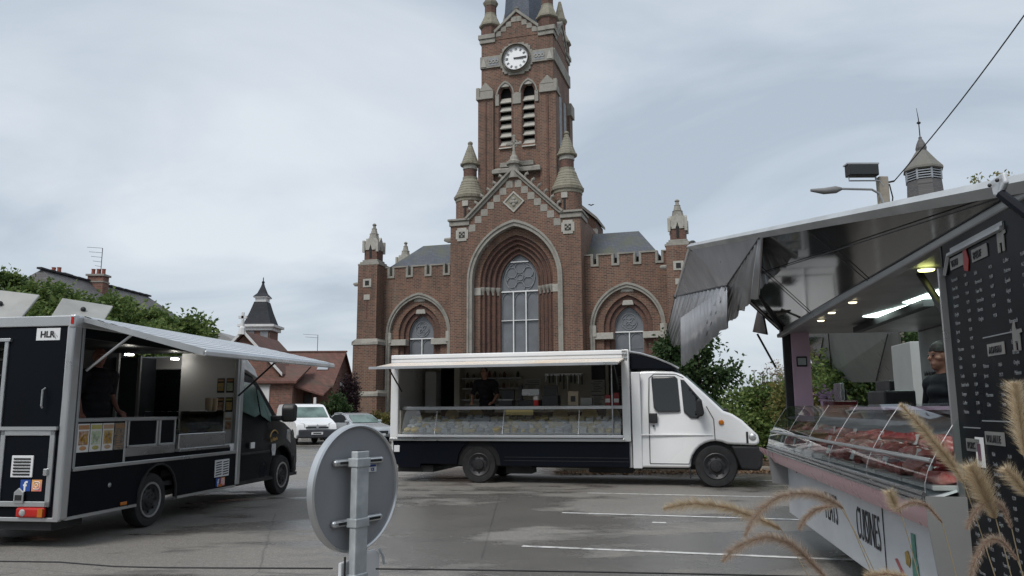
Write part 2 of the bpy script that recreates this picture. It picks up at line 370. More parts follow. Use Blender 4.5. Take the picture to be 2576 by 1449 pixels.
mb.tube([(x, 1.31, z) for x, z in arch_pts(0, 1.22, 9.6, 11.37, 12, 5.02)], .04, 5); mb.build('tracery', LEAD, WN)
# stepped stones under the copings, copings, crockets
for sx in (-1, 1):
    for k in range(7):
        x = sx * (3.05 - k * .42); z = gz(x) - .30 + .02 * k
        MB().box(min(x, x - sx * .46), max(x, x - sx * .46), -.022, .12, z - .28, z + .18).build('step_stone', STONE, CH)
    a, b_ = Vector((sx * 3.1, 0, 13.62)), Vector((0, 0, 16.62)); d = b_ - a
    nrm_ = Vector((sx * d.z, 0, -sx * d.x)).normalized() if sx > 0 else Vector((-d.z, 0, d.x)).normalized()
    nrm_ = nrm_ if nrm_.z > 0 else -nrm_
    mb = MB()
    for off, y0, hh in ((-.08, -.12, .16), (.08, -.26, .14)):
        mb.prism([a + nrm_ * off + Vector((0, y0, 0)), b_ + nrm_ * off + Vector((0, y0, 0)), b_ + nrm_ * (off + hh) + Vector((0, y0, 0)), a + nrm_ * (off + hh) + Vector((0, y0, 0))], (0, .5 - y0, 0))
    mb.build('gable_coping', STONE, CH, bevel=.02)
    for k in range(6):
        p = a.lerp(b_, .14 + k * .135) + nrm_ * .26
        mb = MB(); mb.tube([p + Vector((0, 0, -.1)), p + Vector((sx * .05, -.03, .1)), p + Vector((sx * .19, -.03, .2)), p + Vector((sx * .22, -.03, .08))], [.07, .09, .1, .05], 6); mb.ball(p + Vector((sx * .1, -.05, .12)), .1, 6, 4); mb.build('crocket', STONE, CH, smooth=True)
    mb = MB(); mb.box(sx * 2.95, sx * 4.46, -.2, 1.9, 13.62, 13.76); mb.box(sx * 3.0, sx * 4.38, -.1, 1.9, 13.30, 13.60); mb.build('shoulder_cornice', STONE, CH, bevel=.03)
    mb = MB(); xq = sx * 3.5; mb.box(xq - .42, xq + .42, -.05, .1, 12.42, 13.02); mb.box(xq - .32, xq + .32, -.055, .1, 12.28, 13.16)
    q = mb.build('carved_panel', STONEW, CH, bevel=.015)
    mb = MB(); mb.box(xq - .2, xq + .2, -.07, -.03, 12.5, 12.9); mb.build('carving', IRON, q)
    mb = MB()
    for c in ((-.12, .0), (.12, 0), (0, .12), (0, -.12)): mb.ball((xq + c[0], -.075, 12.7 + c[1]), .075, 8, 5, (1, .5, 1))
    mb.build('quatrefoil', STONE, q, smooth=True)
    # shoulder turret
    xt, yt = sx * 3.3, .95
    tb = MB().lathe([(.93, 13.5), (.93, 15.05)], (xt, yt, 0), 16).build('turret_drum', BRICK, CH, smooth=True)
    MB().box(xt - .06, xt + .06, yt - .96, yt - .8, 13.9, 14.6).build('slit', DARK, tb)
    MB().box(xt - .2, xt + .2, yt - .99, yt - .8, 14.62, 14.98).build('slit_head', STONEW, tb)
    prof = [(.95, 15.02), (.97, 15.06), (.97, 15.2), (1.06, 15.26), (1.08, 15.40)]
    r = 1.0
    for k in range(6):
        prof += [(r, 15.42 + k * .19), (r + .015, 15.45 + k * .19), (r - .05, 15.60 + k * .19)]; r -= .095 - .008 * k
    prof += [(.5, 16.6), (.5, 16.78)]
    MB().lathe(prof, (xt, yt, 0), 16).build('turret_roof', STONEM, CH)
    MB().lathe([(.45, 16.6), (.45, 17.35)], (xt, yt, 0), 12).build('turret_lantern', BRICKD, CH, smooth=True)
    MB().lathe([(.47, 17.3), (.5, 17.34), (.5, 17.6), (.6, 17.62)], (xt, yt, 0), 12).build('lantern_band', STONEW, CH)
    prof = [(.62, 17.58), (.68, 17.64), (.66, 17.74)]; r = .58
    for k in range(7):
        prof += [(r, 17.76 + k * .19), (r + .01, 17.78 + k * .19), (r - .035, 17.93 + k * .19)]; r -= .068
    prof += [(.1, 19.08), (.17, 19.12), (.17, 19.22), (.08, 19.3)]
    MB().lathe(prof, (xt, yt, 0), 12).build('turret_spirelet', STONEM, CH)
# cross finial
mb = MB(); mb.lathe([(.36, 16.2), (.36, 17.05), (.5, 17.1), (.52, 17.25), (.3, 17.4), (.26, 17.6), (.16, 17.75), (.12, 18.0)], (0, .1, 0), 10); mb.box(-.07, .07, .03, .17, 17.9, 19.0); mb.box(-.42, .42, .03, .17, 18.45, 18.6)
for p in ((-.42, 18.52), (.42, 18.52), (0, 19.02)): mb.ball((p[0], .1, p[1]), .13, 8, 5, (1, .7, 1))
mb.tube(circ(0, 18.52, .24, .1), .045, 6, caps=False); mb.build('cross_finial', STONE, CH)
# diamond panel
mb = MB(); dm = lambda s_: [(0, 0, 14.62 + s_ * .98), (s_, 0, 14.62), (0, 0, 14.62 - s_ * .98), (-s_, 0, 14.62)]
o_, i_ = dm(.72), dm(.58)
for k in range(4): mb.prism([(p[0], -.08, p[2]) for p in (o_[k], o_[(k + 1) % 4], i_[(k + 1) % 4], i_[k])], (0, .12, 0))
dp = mb.build('diamond_panel', STONEW, CH)
MB().prism([(p[0], -.03, p[2]) for p in dm(.59)], (0, .06, 0)).build('panel_back', STONEM, dp)
mb = MB()
for c in ((-.17, 0), (.17, 0), (0, .19), (0, -.19), (0, 0)): mb.ball((c[0], -.05, 14.62 + c[1]), .12, 8, 5, (1, .5, 1))
mb.build('carving', STONE, dp, smooth=True)
# gargoyle stubs
MB().tube([(-4.2, .6, 12.55), (-4.7, .6, 12.55), (-4.95, .55, 12.6)], [.2, .17, .1], 6).build('gargoyle', STONE, CH)
# wings
for sx in (-1, 1):
    cxw = sx * 6.9; mb = MB(); a, b_ = (4.3, 10.6) if sx > 0 else (-10.6, -4.3)
    wall(mb, a, b_, lambda x: 10.42, [(cxw, 2.05, 6.5, 8.9, 0)], 1.0); mb.poly([(a, 1.45, 9), (b_, 1.45, 9), (b_, 1.45, 10.42), (a, 1.45, 10.42)]); mb.poly([(a, 1, 10.42), (b_, 1, 10.42), (b_, 1.45, 10.42), (a, 1.45, 10.42)])
    mb.poly([(sx * 10.6, 1, 0), (sx * 10.6, 9, 0), (sx * 10.6, 9, 10.6), (sx * 10.6, 1, 10.6)]); mb.build('wing_wall', BRICK, CH)
    nx = [4.95, 6.25, 7.6, 8.95]; edges = [4.3] + [v for q in nx for v in (q - .18, q + .18)] + [9.6]
    for k in range(0, len(edges) - 1, 2):
        p, q = sx * edges[k], sx * edges[k + 1]; p, q = min(p, q), max(p, q)
        mo = MB().box(p, q, 1.0, 1.45, 10.422, 11.0).build('merlon', BRICK, CH); MB().box(p - .0, q + .0, .93, 1.52, 11.002, 11.09).build('coping', STONE, mo)
    for q in nx:
        mb = MB(); xx = sx * q
        for s2 in (-1, 1): mb.box(xx + s2 * .18 - .075, xx + s2 * .18 + .075, .95, 1.5, 10.36, 11.1)
        mb.box(xx - .25, xx + .25, .93, 1.5, 10.30, 10.44); mb.build('crenel_frame', STONE, CH)
    mb = MB(); ring(mb, arch_pts(cxw, 2.3, 6.5, 9.22), arch_pts(cxw, 2.17, 6.5, 9.08), .86, 1.05); ring(mb, arch_pts(cxw, 2.17, 6.5, 9.08), arch_pts(cxw, 2.04, 6.5, 8.9), .93, 1.2); mb.build('arch_hood', STONE, CH)
    for k, (wo_, ao, wi, ai, y) in enumerate(((2.05, 8.9, 1.5, 8.45, 1.16), (1.5, 8.45, 1.18, 8.1, 1.32), (1.18, 8.1, .88, 7.78, 1.48))):
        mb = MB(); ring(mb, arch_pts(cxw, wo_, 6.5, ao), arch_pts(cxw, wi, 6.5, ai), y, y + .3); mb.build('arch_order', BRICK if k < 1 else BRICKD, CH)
    for z, hw, y in ((8.78, .42, 1.1), (7.98, .36, 1.28)):
        MB().prism([(cxw - hw, y, z - .14), (cxw + hw, y, z - .14), (cxw + hw * .8, y, z + .16), (cxw - hw * .8, y, z + .16)], (0, .2, 0)).build('keystone', STONEW, CH, bevel=.03)
    for s2 in (-1, 1):
        mb = MB(); mb.box(cxw + s2 * .9, cxw + s2 * 2.35, .96, 1.6, 5.75, 6.15); mb.box(cxw + s2 * 1.95, cxw + s2 * 2.35, .9, 1.5, 5.9, 6.6); mb.build('impost_band', STONEW, CH, bevel=.02)
    wn_ = MB().poly([(x, 1.72, z) for x, z in arch_pts(cxw, .9, 6.5, 7.8, 10, 2.2)]).build('window', CGLASS, CH)
    MB().box(cxw - .03, cxw + .03, 1.6, 1.7, 2.2, 6.2).build('mullion', WHITEP, wn_); MB().box(cxw - .9, cxw + .9, 1.6, 1.7, 6.18, 6.25).build('transom', WHITEP, wn_)
    mb = MB()
    for k in range(4): mb.tube(circ(cxw + .2 * math.cos(k * math.pi / 2), 6.85 + .2 * math.sin(k * math.pi / 2), .22, 1.69, 12), .02, 5, caps=False)
    mb.tube(circ(cxw, 6.85, .5, 1.69), .025, 5, caps=False)
    for c in (-.45, .45): mb.tube([(x, 1.69, z) for x, z in arch_pts(cxw + c, .4, 5.7, 6.12, 6, 5.4)], .02, 5)
    mb.tube([(x, 1.69, z) for x, z in arch_pts(cxw, .87, 6.5, 7.75, 10, 2.2)], .035, 5)
    for z in (3.2, 4.2, 5.2): mb.box(cxw - .88, cxw + .88, 1.68, 1.70, z - .012, z + .012)
    mb.build('tracery', LEAD, wn_)
    # corner buttress
    bx = sx * 10.15
    mb = MB(); mb.box(bx - .7, bx + .7, -.1, 1.6, 6.15, 11.1); mb.box(bx - .86, bx + .86, -.25, 1.6, 2.7, 5.75); mb.box(bx - 1.02, bx + 1.02, -.4, 1.6, 0, 2.4)
    bt_ = mb.build('corner_buttress', BRICK, CH)
    for z, e_ in ((5.75, .9), (2.4, 1.06)):
        mb = MB(); mb.prism([(bx - e_ - .05, -.3 - (e_ - .9), z), (bx + e_ + .05, -.3 - (e_ - .9), z), (bx + e_ + .05, -.3 - (e_ - .9), z + .22), (bx + e_ - .14, -.1, z + .42), (bx - e_ + .14, -.1, z + .42), (bx - e_ - .05, -.3 - (e_ - .9), z + .22)], (0, 1.9, 0))
        mb.box(min(bx, sx * 9.0), max(bx, sx * 9.0), .9, 1.1, z, z + .4); mb.build('string_course', STONE, bt_, bevel=.02)
    MB().box(bx - .3, bx + .3, -.14, .1, 9.6, 10.15).build('carved_panel', STONEW, bt_); MB().box(bx - .14, bx + .14, -.16, .1, 9.72, 10.03).build('carving', DARK, bt_)
    MB().box(bx - .22, bx + .22, -.14, .1, 8.75, 9.1).build('slit_head', STONEW, bt_); MB().box(bx - .05, bx + .05, -.115, .1, 7.5, 8.74).build('slit', BRICKD, bt_)
    MB().tube([(bx - .6, .1, 9.85), (bx - 1.0, .05, 9.85), (bx - 1.1, .05, 9.9)], [.14, .13, .06], 6).build('gargoyle', STONE, bt_)
def pinnacle(x, y, z, s_=1.0):
    p = MB(); p.box(x - .78 * s_, x + .78 * s_, y - .78 * s_, y + .78 * s_, z, z + .14); p.box(x - .68 * s_, x + .68 * s_, y - .68 * s_, y + .68 * s_, z + .14, z + .27); p.box(x - .56 * s_, x + .56 * s_, y - .56 * s_, y + .56 * s_, z + .27, z + .42)
    P = p.build('pinnacle_base', STONE, CH, bevel=.03)
    MB().box(x - .46 * s_, x + .46 * s_, y - .46 * s_, y + .46 * s_, z + .42, z + 1.15).build('pinnacle_shaft', BRICKD, P); MB().box(x - .08, x + .08, y - .48 * s_, y - .4 * s_, z + .55, z + 1.25).build('niche', DARK, P)
    g2 = MB(); h = .52 * s_
    for ax in range(4):
        Mr = Matrix.Translation((x, y, 0)) @ Matrix.Rotation(ax * math.pi / 2, 4, 'Z')
        g2.prism([Mr @ Vector(q) for q in ((-h, -h, z + 1.1), (-.12, -h, z + 1.1), (0, -h, z + 1.5), (.12, -h, z + 1.1), (h, -h, z + 1.1), (h, -h, z + 1.35), (0, -h - .03, z + 2.0), (-h, -h, z + 1.35))], Mr.to_3x3() @ Vector((0, .2, 0)))
        for qx in (-h, ): g2.box(-h - .06, -h + .1, -h - .06, -h + .1, z + .95, z + 1.75, M=Mr)
    g2.box(x - .4 * s_, x + .4 * s_, y - .4 * s_, y + .4 * s_, z + 1.1, z + 1.9); g2.build('pinnacle_gables', STONEW, P)
    pr = [(.5 * s_, z + 1.72), (.42 * s_, z + 1.95), (.36 * s_, z + 1.97), (.3 * s_, z + 2.25), (.33 * s_, z + 2.27), (.25 * s_, z + 2.32), (.17 * s_, z + 2.62), (.2 * s_, z + 2.64), (.11 * s_, z + 2.7), (.1 * s_, z + 2.85), (.16 * s_, z + 2.92), (.07 * s_, z + 3.02)]
    MB().lathe(pr, (x, y, 0), 8).build('pinnacle_spirelet', STONE, P)
pinnacle(-10.15, .75, 11.1); pinnacle(10.15, .75, 11.1); pinnacle(-11.1, 8.0, 11.4)
# wing roofs
for sx in (-1, 1):
    e_ = 9.9 if sx < 0 else 8.95; rr = 8.0 if sx < 0 else 7.35
    mb = MB(); mb.add([(sx * 4.2, 1.6, 10.9), (sx * e_, 1.6, 10.9), (sx * rr, 4.2, 13.12), (sx * 3.2, 4.2, 13.12), (sx * e_, 8, 10.9), (sx * 4.2, 8, 10.9)], [(0, 1, 2, 3), (1, 4, 2), (4, 5, 3, 2)]); mb.build('wing_roof', SLATE, CH)
# nave shoulder behind right turret
mb = MB(); mb.prism([(2.4, 5.2, 12), (4.3, 5.2, 12), (4.3, 5.2, 14.35), (2.4, 5.2, 16.1)], (0, 3, 0)); nb = mb.build('nave_shoulder', BRICKD, CH)
mb = MB(); mb.prism([(2.4, 5.0, 16.1), (4.45, 5.0, 14.3), (4.45, 5.0, 14.5), (2.4, 5.0, 16.35)], (0, 3.3, 0)); mb.build('coping', STONE, nb); MB().box(3.7, 4.4, 5.05, 5.5, 13.35, 13.7).build('stone_block', STONEW, nb)
# ------------------------------------------------ tower
TX = -.08; hw = 2.5
T = MB(); wall(T, TX - hw, TX + hw, lambda x: 26.55, [(TX - .8, .43, 22.45, 23.1, 18.85), (TX + .8, .43, 22.45, 23.1, 18.85)], 1.15, 13)
for sx in (-1, 1): T.poly([(TX + sx * hw, 1.15, 13), (TX + sx * hw, 6.15, 13), (TX + sx * hw, 6.15, 26.55), (TX + sx * hw, 1.15, 26.55)])
T.poly([(TX - hw, 6.15, 13), (TX + hw, 6.15, 13), (TX + hw, 6.15, 26.55), (TX - hw, 6.15, 26.55)]); T.poly([(TX - hw, 1.15, 26.5), (TX + hw, 1.15, 26.5), (TX + hw, 6.15, 26.5), (TX - hw, 6.15, 26.5)])
tw = T.build('tower_wall', BRICK, CH)
for sx in (-1, 1):
    for y0, y1 in ((.98, 1.95), (5.35, 6.3)):
        xo = TX + sx * 2.68; xi = TX + sx * 1.6
        p = MB().box(min(xo, xi), max(xo, xi), y0, y1, 13, 22.15).build('tower_pier', BRICK, CH)
        if y0 < 2:
            MB().box(TX + sx * 2.14 - .05, TX + sx * 2.14 + .05, .93, 1.0, 13.5, 22).build('pier_rib', BRICKD, p)
            mb = MB(); mb.box(min(xo + sx * .12, xi - sx * .0), max(xo + sx * .12, xi), .84, y1 + .05, 22.15, 22.32); mb.box(min(xo + sx * .05, xi), max(xo + sx * .05, xi), .92, y1, 22.32, 22.75)
            mb.prism([(xo + sx * .02 - sx * 0, .9, 22.75), (xi, .9, 22.75), (TX + sx * 2.14, .9, 23.35)], (0, .4, 0)); mb.box(xo - .12, xo + .12, .86, 1.2, 22.3, 23.0); mb.build('carved_offset', STONE, p, bevel=.02)
        else:
            MB().box(xo - .2, xo + .14, y0 - .05, y1 + .08, 22.1, 23.0).build('carved_offset', STONE, p)
# side belfry opening and buttress on the right flank
for y in (2.6, 4.0): MB().box(TX + 2.5, TX + 2.56, y, y + .7, 18.9, 22.6).build('side_louvre', LEAD, CH)
MB().box(TX + 2.5, TX + 2.62, 1.2, 6.1, 24.45, 25.3).build('side_band', STONE, CH)
for sx in (-1, 1):
    cx = TX + sx * .8
    MB().box(cx - .5, cx + .5, 1.75, 1.8, 18.8, 23.1).build('louvre_recess', DARK, CH)
    for k in range(6):
        z = 19.05 + k * .60
        Mr = Matrix.Translation((cx, 1.38, z)) @ Matrix.Rotation(R(52), 4, 'X')
        MB().box(-.425, .425, -.27, .27, -.04, .04, M=Mr).build('louvre_slat', STONEW, CH)
    mb = MB(); ring(mb, arch_pts(cx, .62, 22.4, 23.35, 10, 22.4), arch_pts(cx, .53, 22.4, 23.22, 10, 22.4), 1.03, 1.2); mb.build('louvre_hood', STONE, CH)
    for k2 in range(2):
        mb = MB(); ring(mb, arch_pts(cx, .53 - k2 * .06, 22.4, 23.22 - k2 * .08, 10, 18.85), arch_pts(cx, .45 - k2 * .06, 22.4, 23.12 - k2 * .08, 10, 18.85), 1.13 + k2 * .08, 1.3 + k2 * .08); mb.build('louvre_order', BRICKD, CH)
    MB().box(cx - .3, cx + .3, 1.09, 1.4, 22.95, 23.2).build('keystone', STONEW, CH)
    MB().prism([(cx - .45, 1.0, 18.6), (cx + .45, 1.0, 18.6), (cx + .45, 1.3, 18.85), (cx - .45, 1.3, 18.85)], (0, .2, 0)).build('louvre_sill', STONEW, CH)
for a_, b_ in ((-.3, .3), (-1.5, -1.24), (1.24, 1.5)): MB().box(TX + a_, TX + b_, 1.055, 1.3, 21.65, 22.45).build('impost_stone', STONE, CH, bevel=.03)
mb = MB(); mb.box(TX - 1.65, TX + 1.65, .75, 1.3, 16.85, 17.1); mb.prism([(TX - 1.65, .75, 17.1), (TX + 1.65, .75, 17.1), (TX + 1.5, 1.1, 17.3), (TX - 1.5, 1.1, 17.3)], (0, .2, 0)); mb.box(TX - 1.15, TX + 1.15, .95, 1.3, 17.3, 17.62); mb.build('tower_ledge', STONE, CH, bevel=.03)
# clock
CK = MB()
for dx, dz in ((1.12, .55), (.98, .85), (.55, 1.12), (.85, .98)): CK.box(TX - dx, TX + dx, 1.02 + dx * .02, 1.3, 24.82 - dz, 24.82 + dz)
ck = CK.build('clock_surround', STONE, CH, bevel=.02)
mb = MB(); mb.lathe([(.98, .82), (1.0, .9), (1.0, 1.05), (.9, 1.05), (.84, .9), (.86, .82)], (TX, 0, 24.82), 36, axis='y', caps=False); mb.build('clock_rim', STONE, ck, smooth=True)
MB().lathe([(.86, .98), (.86, 1.02)], (TX, 0, 24.82), 36, axis='y').build('clock_dial', plain('clock_white', (.78, .79, .8), .5), ck)
CBLK = plain('clock_black', (.02, .02, .022), .5)
for k in range(12):
    mb = MB()
    for off in (-.05, 0, .05) if k % 3 else (-.07, -.025, .025, .07):
        Mr = Matrix.Translation((TX, .965, 24.82)) @ Matrix.Rotation(k * math.pi / 6, 4, 'Y') @ Matrix.Translation((off, 0, 0)); mb.box(-.009, .009, -.005, .005, .55, .73, M=Mr)
    mb.build('numeral', CBLK, ck)['kind'] = 'stuff'
mb = MB()
for k in range(60):
    Mr = Matrix.Translation((TX, .965, 24.82)) @ Matrix.Rotation(k * math.pi / 30, 4, 'Y'); mb.box(-.01, .01, -.005, .005, .78, .82, M=Mr)
mb.build('minute_track', CBLK, ck)['kind'] = 'stuff'
for ang, ln, wd in ((R(94), .52, .05), (R(86), .72, .035)):
    Mr = Matrix.Translation((TX, .94, 24.82)) @ Matrix.Rotation(ang, 4, 'Y'); MB().box(-wd, wd, -.01, .01, -.16, ln, M=Mr).build('clock_hand', CBLK, ck)
for sx in (-1, 1):
    x0, x1 = sorted((TX + sx * 1.1, TX + sx * 2.56)); b_ = MB().box(x0, x1, 1.03, 1.3, 24.42, 25.25).build('clock_band', STONE, CH)
    x0, x1 = sorted((TX + sx * 1.25, TX + sx * 1.95)); MB().box(x0, x1, 1.015, 1.1, 24.55, 25.1).build('band_recess', LEAD, b_)
    mb = MB()
    for k in range(3): mb.tube(circ(x0 + .12 + k * .23, 24.82, .1, 1.0, 10), .03, 5, caps=False)
    mb.prism([(TX + sx * 2.1, .99, 24.5), (TX + sx * 2.5, .99, 24.5), (TX + sx * 2.3, .99, 25.15)], (0, .1, 0)); mb.build('band_carving', STONEW, b_)
# tower gable, cornices and corner turrets
def tgz(x): return 26.9 + max(0, (1.5 - abs(x - TX))) / 1.5 * 1.25
for rot in (0, 1):
    Mr = Matrix.Identity(4) if not rot else Matrix.Translation((TX, 3.65, 0)) @ Matrix.Rotation(math.pi / 2, 4, 'Z') @ Matrix.Translation((-TX, -3.65, 0))
    V_ = lambda *q: Mr @ Vector(q)
    MB().prism([V_(TX - 1.5, 1.12, 26.4), V_(TX + 1.5, 1.12, 26.4), V_(TX + 1.5, 1.12, 26.9), V_(TX, 1.12, 28.15), V_(TX - 1.5, 1.12, 26.9)], Mr.to_3x3() @ Vector((0, .5, 0))).build('tower_gable', BRICK, CH)
    for sx in (-1, 1):
        mb = MB(); a, b_ = Vector((TX + sx * 1.55, 1.0, 26.85)), Vector((TX, 1.0, 28.2)); mb.prism([Mr @ a, Mr @ b_, Mr @ (b_ + Vector((0, 0, .22))), Mr @ (a + Vector((sx * .02, 0, .22)))], Mr.to_3x3() @ Vector((0, .7, 0))); mb.box(*sorted((TX + sx * 1.5, TX + sx * 2.7)), .98, 1.6, 26.55, 26.86, M=Mr); mb.box(*sorted((TX + sx * 1.5, TX + sx * 2.62)), 1.06, 1.6, 26.25, 26.55, M=Mr); mb.build('tower_cornice', STONE, CH, bevel=.02)
        for k in range(4):
            x = TX + sx * (1.45 - k * .36); z = tgz(x); MB().box(*sorted((x, x - sx * .36)), 1.09, 1.3, z - .32, z + .05, M=Mr).build('step_stone', STONE, CH)
MB().lathe([(.12, 28.2), (.14, 28.4), (.2, 28.5), (.08, 28.6)], (TX, 1.2, 0), 8).build('gable_finial', STONE, CH)
for sx in (-1, 1):
    for y in (1.72, 5.6):
        xt = TX + sx * 2.03
        d_ = MB().lathe([(.66, 26.8), (.66, 27.62)], (xt, y, 0), 8, a0=math.pi / 8).build('tower_turret', BRICKD, CH)
        prof = [(.68, 27.58), (.8, 27.64), (.8, 27.76)]
        for k in range(4): prof += [(.74 - k * .085, 27.78 + k * .19), (.68 - k * .085, 27.95 + k * .19)]
        prof += [(.42, 28.56), (.42, 28.66)]; MB().lathe(prof, (xt, y, 0), 8, a0=math.pi / 8).build('turret_roof', STONEM, d_)
        MB().lathe([(.4, 28.6), (.4, 29.35)], (xt, y, 0), 8, a0=math.pi / 8).build('turret_lantern', BRICKD, d_)
        MB().lathe([(.42, 29.2), (.52, 29.4), (.54, 29.5), (.42, 29.6), (.1, 31.0)], (xt, y, 0), 8, a0=math.pi / 8).build('turret_spirelet', STONEM, d_)
MB().lathe([(1.75, 26.5), (1.62, 27.6), (1.55, 29.0), (1.45, 30.5), (.05, 46)], (TX, 3.65, 0), 8, a0=math.pi / 8).build('spire', SLATEB, CH)
# ------------------------------------------------------------------ shared vehicle materials and helpers
ALU = mat('brushed_aluminium', (.62, .63, .64), .34, .85, .08, 2.0)
ALUM = mat('dull_aluminium', (.42, .43, .44), .45, .7, .1, 2.0)
STEEL = mat('stainless_steel', (.5, .5, .5), .3, .9, .1, 1.5)
VWHITE = mat('white_van_paint', (.80, .81, .82), .26, 0, .06, .9, (.73, .73, .725), coat=.5)
PWHITE = mat('white_panel', (.78, .79, .80), .4, 0, .05, 1.2)
CREAM = mat('cream_lining', (.74, .71, .62), .55, 0, .08, 1.2)
NAVY = mat('dark_navy_paint', (.006, .008, .014), .45, 0, .2, 1.0, spec=.12)
BLACKV = mat('black_navy_panel', (.005, .007, .011), .45, 0, .2, 1.3, spec=.10)
BLACKP = mat('black_plastic', (.018, .018, .02), .55, 0, .2, 3)
RUBBER = mat('tyre_rubber', (.022, .022, .023), .8, 0, .2, 6, bs=.2, bsc=30)
RIMB = mat('dark_steel_rim', (.05, .05, .053), .5, .5)
RIMS = mat('silver_rim', (.5, .5, .51), .35, .8)
VGLASS = mat('tinted_vehicle_glass', (.008, .011, .011), .05, 0, .2, 1.0, spec=.6, rv=.02)
VGLASSG = mat('pale_green_glass', (.16, .24, .22), .08, 0, .5, 1.6, (.05, .08, .07), spec=.9, rv=.02)
CLEAR = thinglass('clear_glass', (.97, .985, .98), 1.0, .02, .0)
AMBER = mat('amber_lens', (.55, .17, .02), .2, 0, .1, 8)
REDL = mat('red_lens', (.5, .02, .015), .2, 0, .1, 8)
LENS = mat('clear_lens', (.55, .56, .56), .12, .3, .25, 14)
SEAM = plain('panel_seam', (.06, .06, .062), .7)
SKIN = mat('skin', (.46, .25, .18), .5, 0, .12, 9)
SKINR = mat('ruddy_skin', (.40, .19, .14), .5, 0, .12, 9)
TSHIRT = mat('dark_tshirt', (.012, .013, .02), .85, 0, .2, 6)
TROUS = mat('dark_trousers', (.03, .032, .04), .85)
HAIRD = mat('dark_hair', (.018, .014, .012), .7, 0, .3, 30)
PAPER = mat('paper_white', (.72, .72, .70), .7, 0, .04, 3)
GOLD = mat('gold_print', (.55, .34, .10), .5, 0, .1, 8)
def wheel(P, x, y, r, wd, rim, out=-1, ring_=None, z=None):
    z = r if z is None else z
    t_ = MB().lathe([(r * .62, -wd * .42), (r * .8, -wd * .5), (r * .95, -wd * .48), (r, -wd * .3), (r, wd * .3), (r * .95, wd * .48), (r * .8, wd * .5), (r * .62, wd * .42)], (0, 0, 0), 28, axis='y', caps=False)
    W_ = t_.build('wheel', RUBBER, P, smooth=True, loc=(x, y, z)); yo = out * wd * .5
    b = MB().lathe([(r * .64, yo * .9), (r * .6, yo * .98), (r * .5, yo * .75), (r * .42, yo * .6), (r * .3, yo * .72), (r * .26, yo * .95), (r * .1, yo * 1.02), (.005, yo * 1.02)], (0, 0, 0), 24, axis='y', caps=False).build('rim', rim, W_, smooth=True)
    hm = MB()
    for k in range(8):
        a = k * math.pi / 4; hm.lathe([(r * .055, yo * .7), (r * .055, yo * .8), (.001, yo * .8)], (r * .43 * math.cos(a), 0, r * .43 * math.sin(a)), 8, axis='y')
    for k in range(5):
        a = k * math.pi * .4; hm.lathe([(r * .03, yo * .9), (r * .03, yo * 1.06), (.001, yo * 1.06)], (r * .17 * math.cos(a), 0, r * .17 * math.sin(a)), 6, axis='y')
    o = hm.build('rim_holes', DARK, b); o['kind'] = 'stuff'
    if ring_:
        MB().lathe([(r * .66, yo * .9), (r * .65, yo * 1.04), (r * .58, yo * 1.0), (r * .57, yo * .85)], (0, 0, 0), 28, axis='y', caps=False).build('trim_ring', ring_, W_, smooth=True)
    return W_
def cab(P, prof, wd, paint, z0=1.25, tumble=.13, name='cab_body', bev=.05, y0=0.):
    """side outline (x, z) extruded over the width, upper part leaning inward"""
    n = len(prof); ys = (0, wd); m = MB(); V = []
    for k, y in enumerate(ys):
        for x, z in prof:
            V.append((x, y0 + y + (1 if k == 0 else -1) * max(0, z - z0) * tumble, z))
    m.add(V, [tuple(range(n))[::-1], tuple(range(n, 2 * n))] + [(i, (i + 1) % n, n + (i + 1) % n, n + i) for i in range(n)])
    return m.build(name, paint, P, smooth=True, bevel=bev, seg=3)
def sidepoly(P, pts, name, m_, z0=1.25, tumble=.13, proud=.006, th=.02, y0=0., bev=0):
    a = [(x, y0 + max(0, z - z0) * tumble - proud, z) for x, z in pts]
    return MB().prism(a, (0, th, 0)).build(name, m_, P, bevel=bev)
def arc(cx, cz, r, a0, a1, n=9): return [(cx + r * math.cos(R(a0 + (a1 - a0) * i / n)), cz + r * math.sin(R(a0 + (a1 - a0) * i / n))) for i in range(n + 1)]
def seam(P, pts, w_=.008, z0=1.25, tumble=.13, y0=0.):
    return MB().tube([(x, y0 + max(0, z - z0) * tumble - .002, z) for x, z in pts], w_, 5).build('seam', SEAM, P)

# ------------------------------------------------------------------ people
def remeshed(mb, name, mats, parent, voxel=.011, it=4):
    me = mb.mesh(name, mats); o = bpy.data.objects.new(name, me); col.objects.link(o)
    r_ = o.modifiers.new('r', 'REMESH'); r_.mode = 'VOXEL'; r_.voxel_size = voxel
    s_ = o.modifiers.new('s', 'SMOOTH'); s_.iterations = it; s_.factor = .5
    bpy.context.view_layer.update()
    m2 = bpy.data.meshes.new_from_object(o.evaluated_get(bpy.context.evaluated_depsgraph_get())); m2.name = name
    bpy.data.objects.remove(o)
    for p in m2.polygons: p.use_smooth = True
    q = bpy.data.objects.new(name, m2); col.objects.link(q); q.parent = parent; return q
def caps(mb, p, q, r0, r1, n=12):
    p, q = Vector(p), Vector(q); mb.ball(p, r0, n, 8); mb.ball(q, r1, n, 8)
    mb.tube([p.lerp(q, i / 4) for i in range(5)], [r0 + (r1 - r0) * i / 4 for i in range(5)], n)
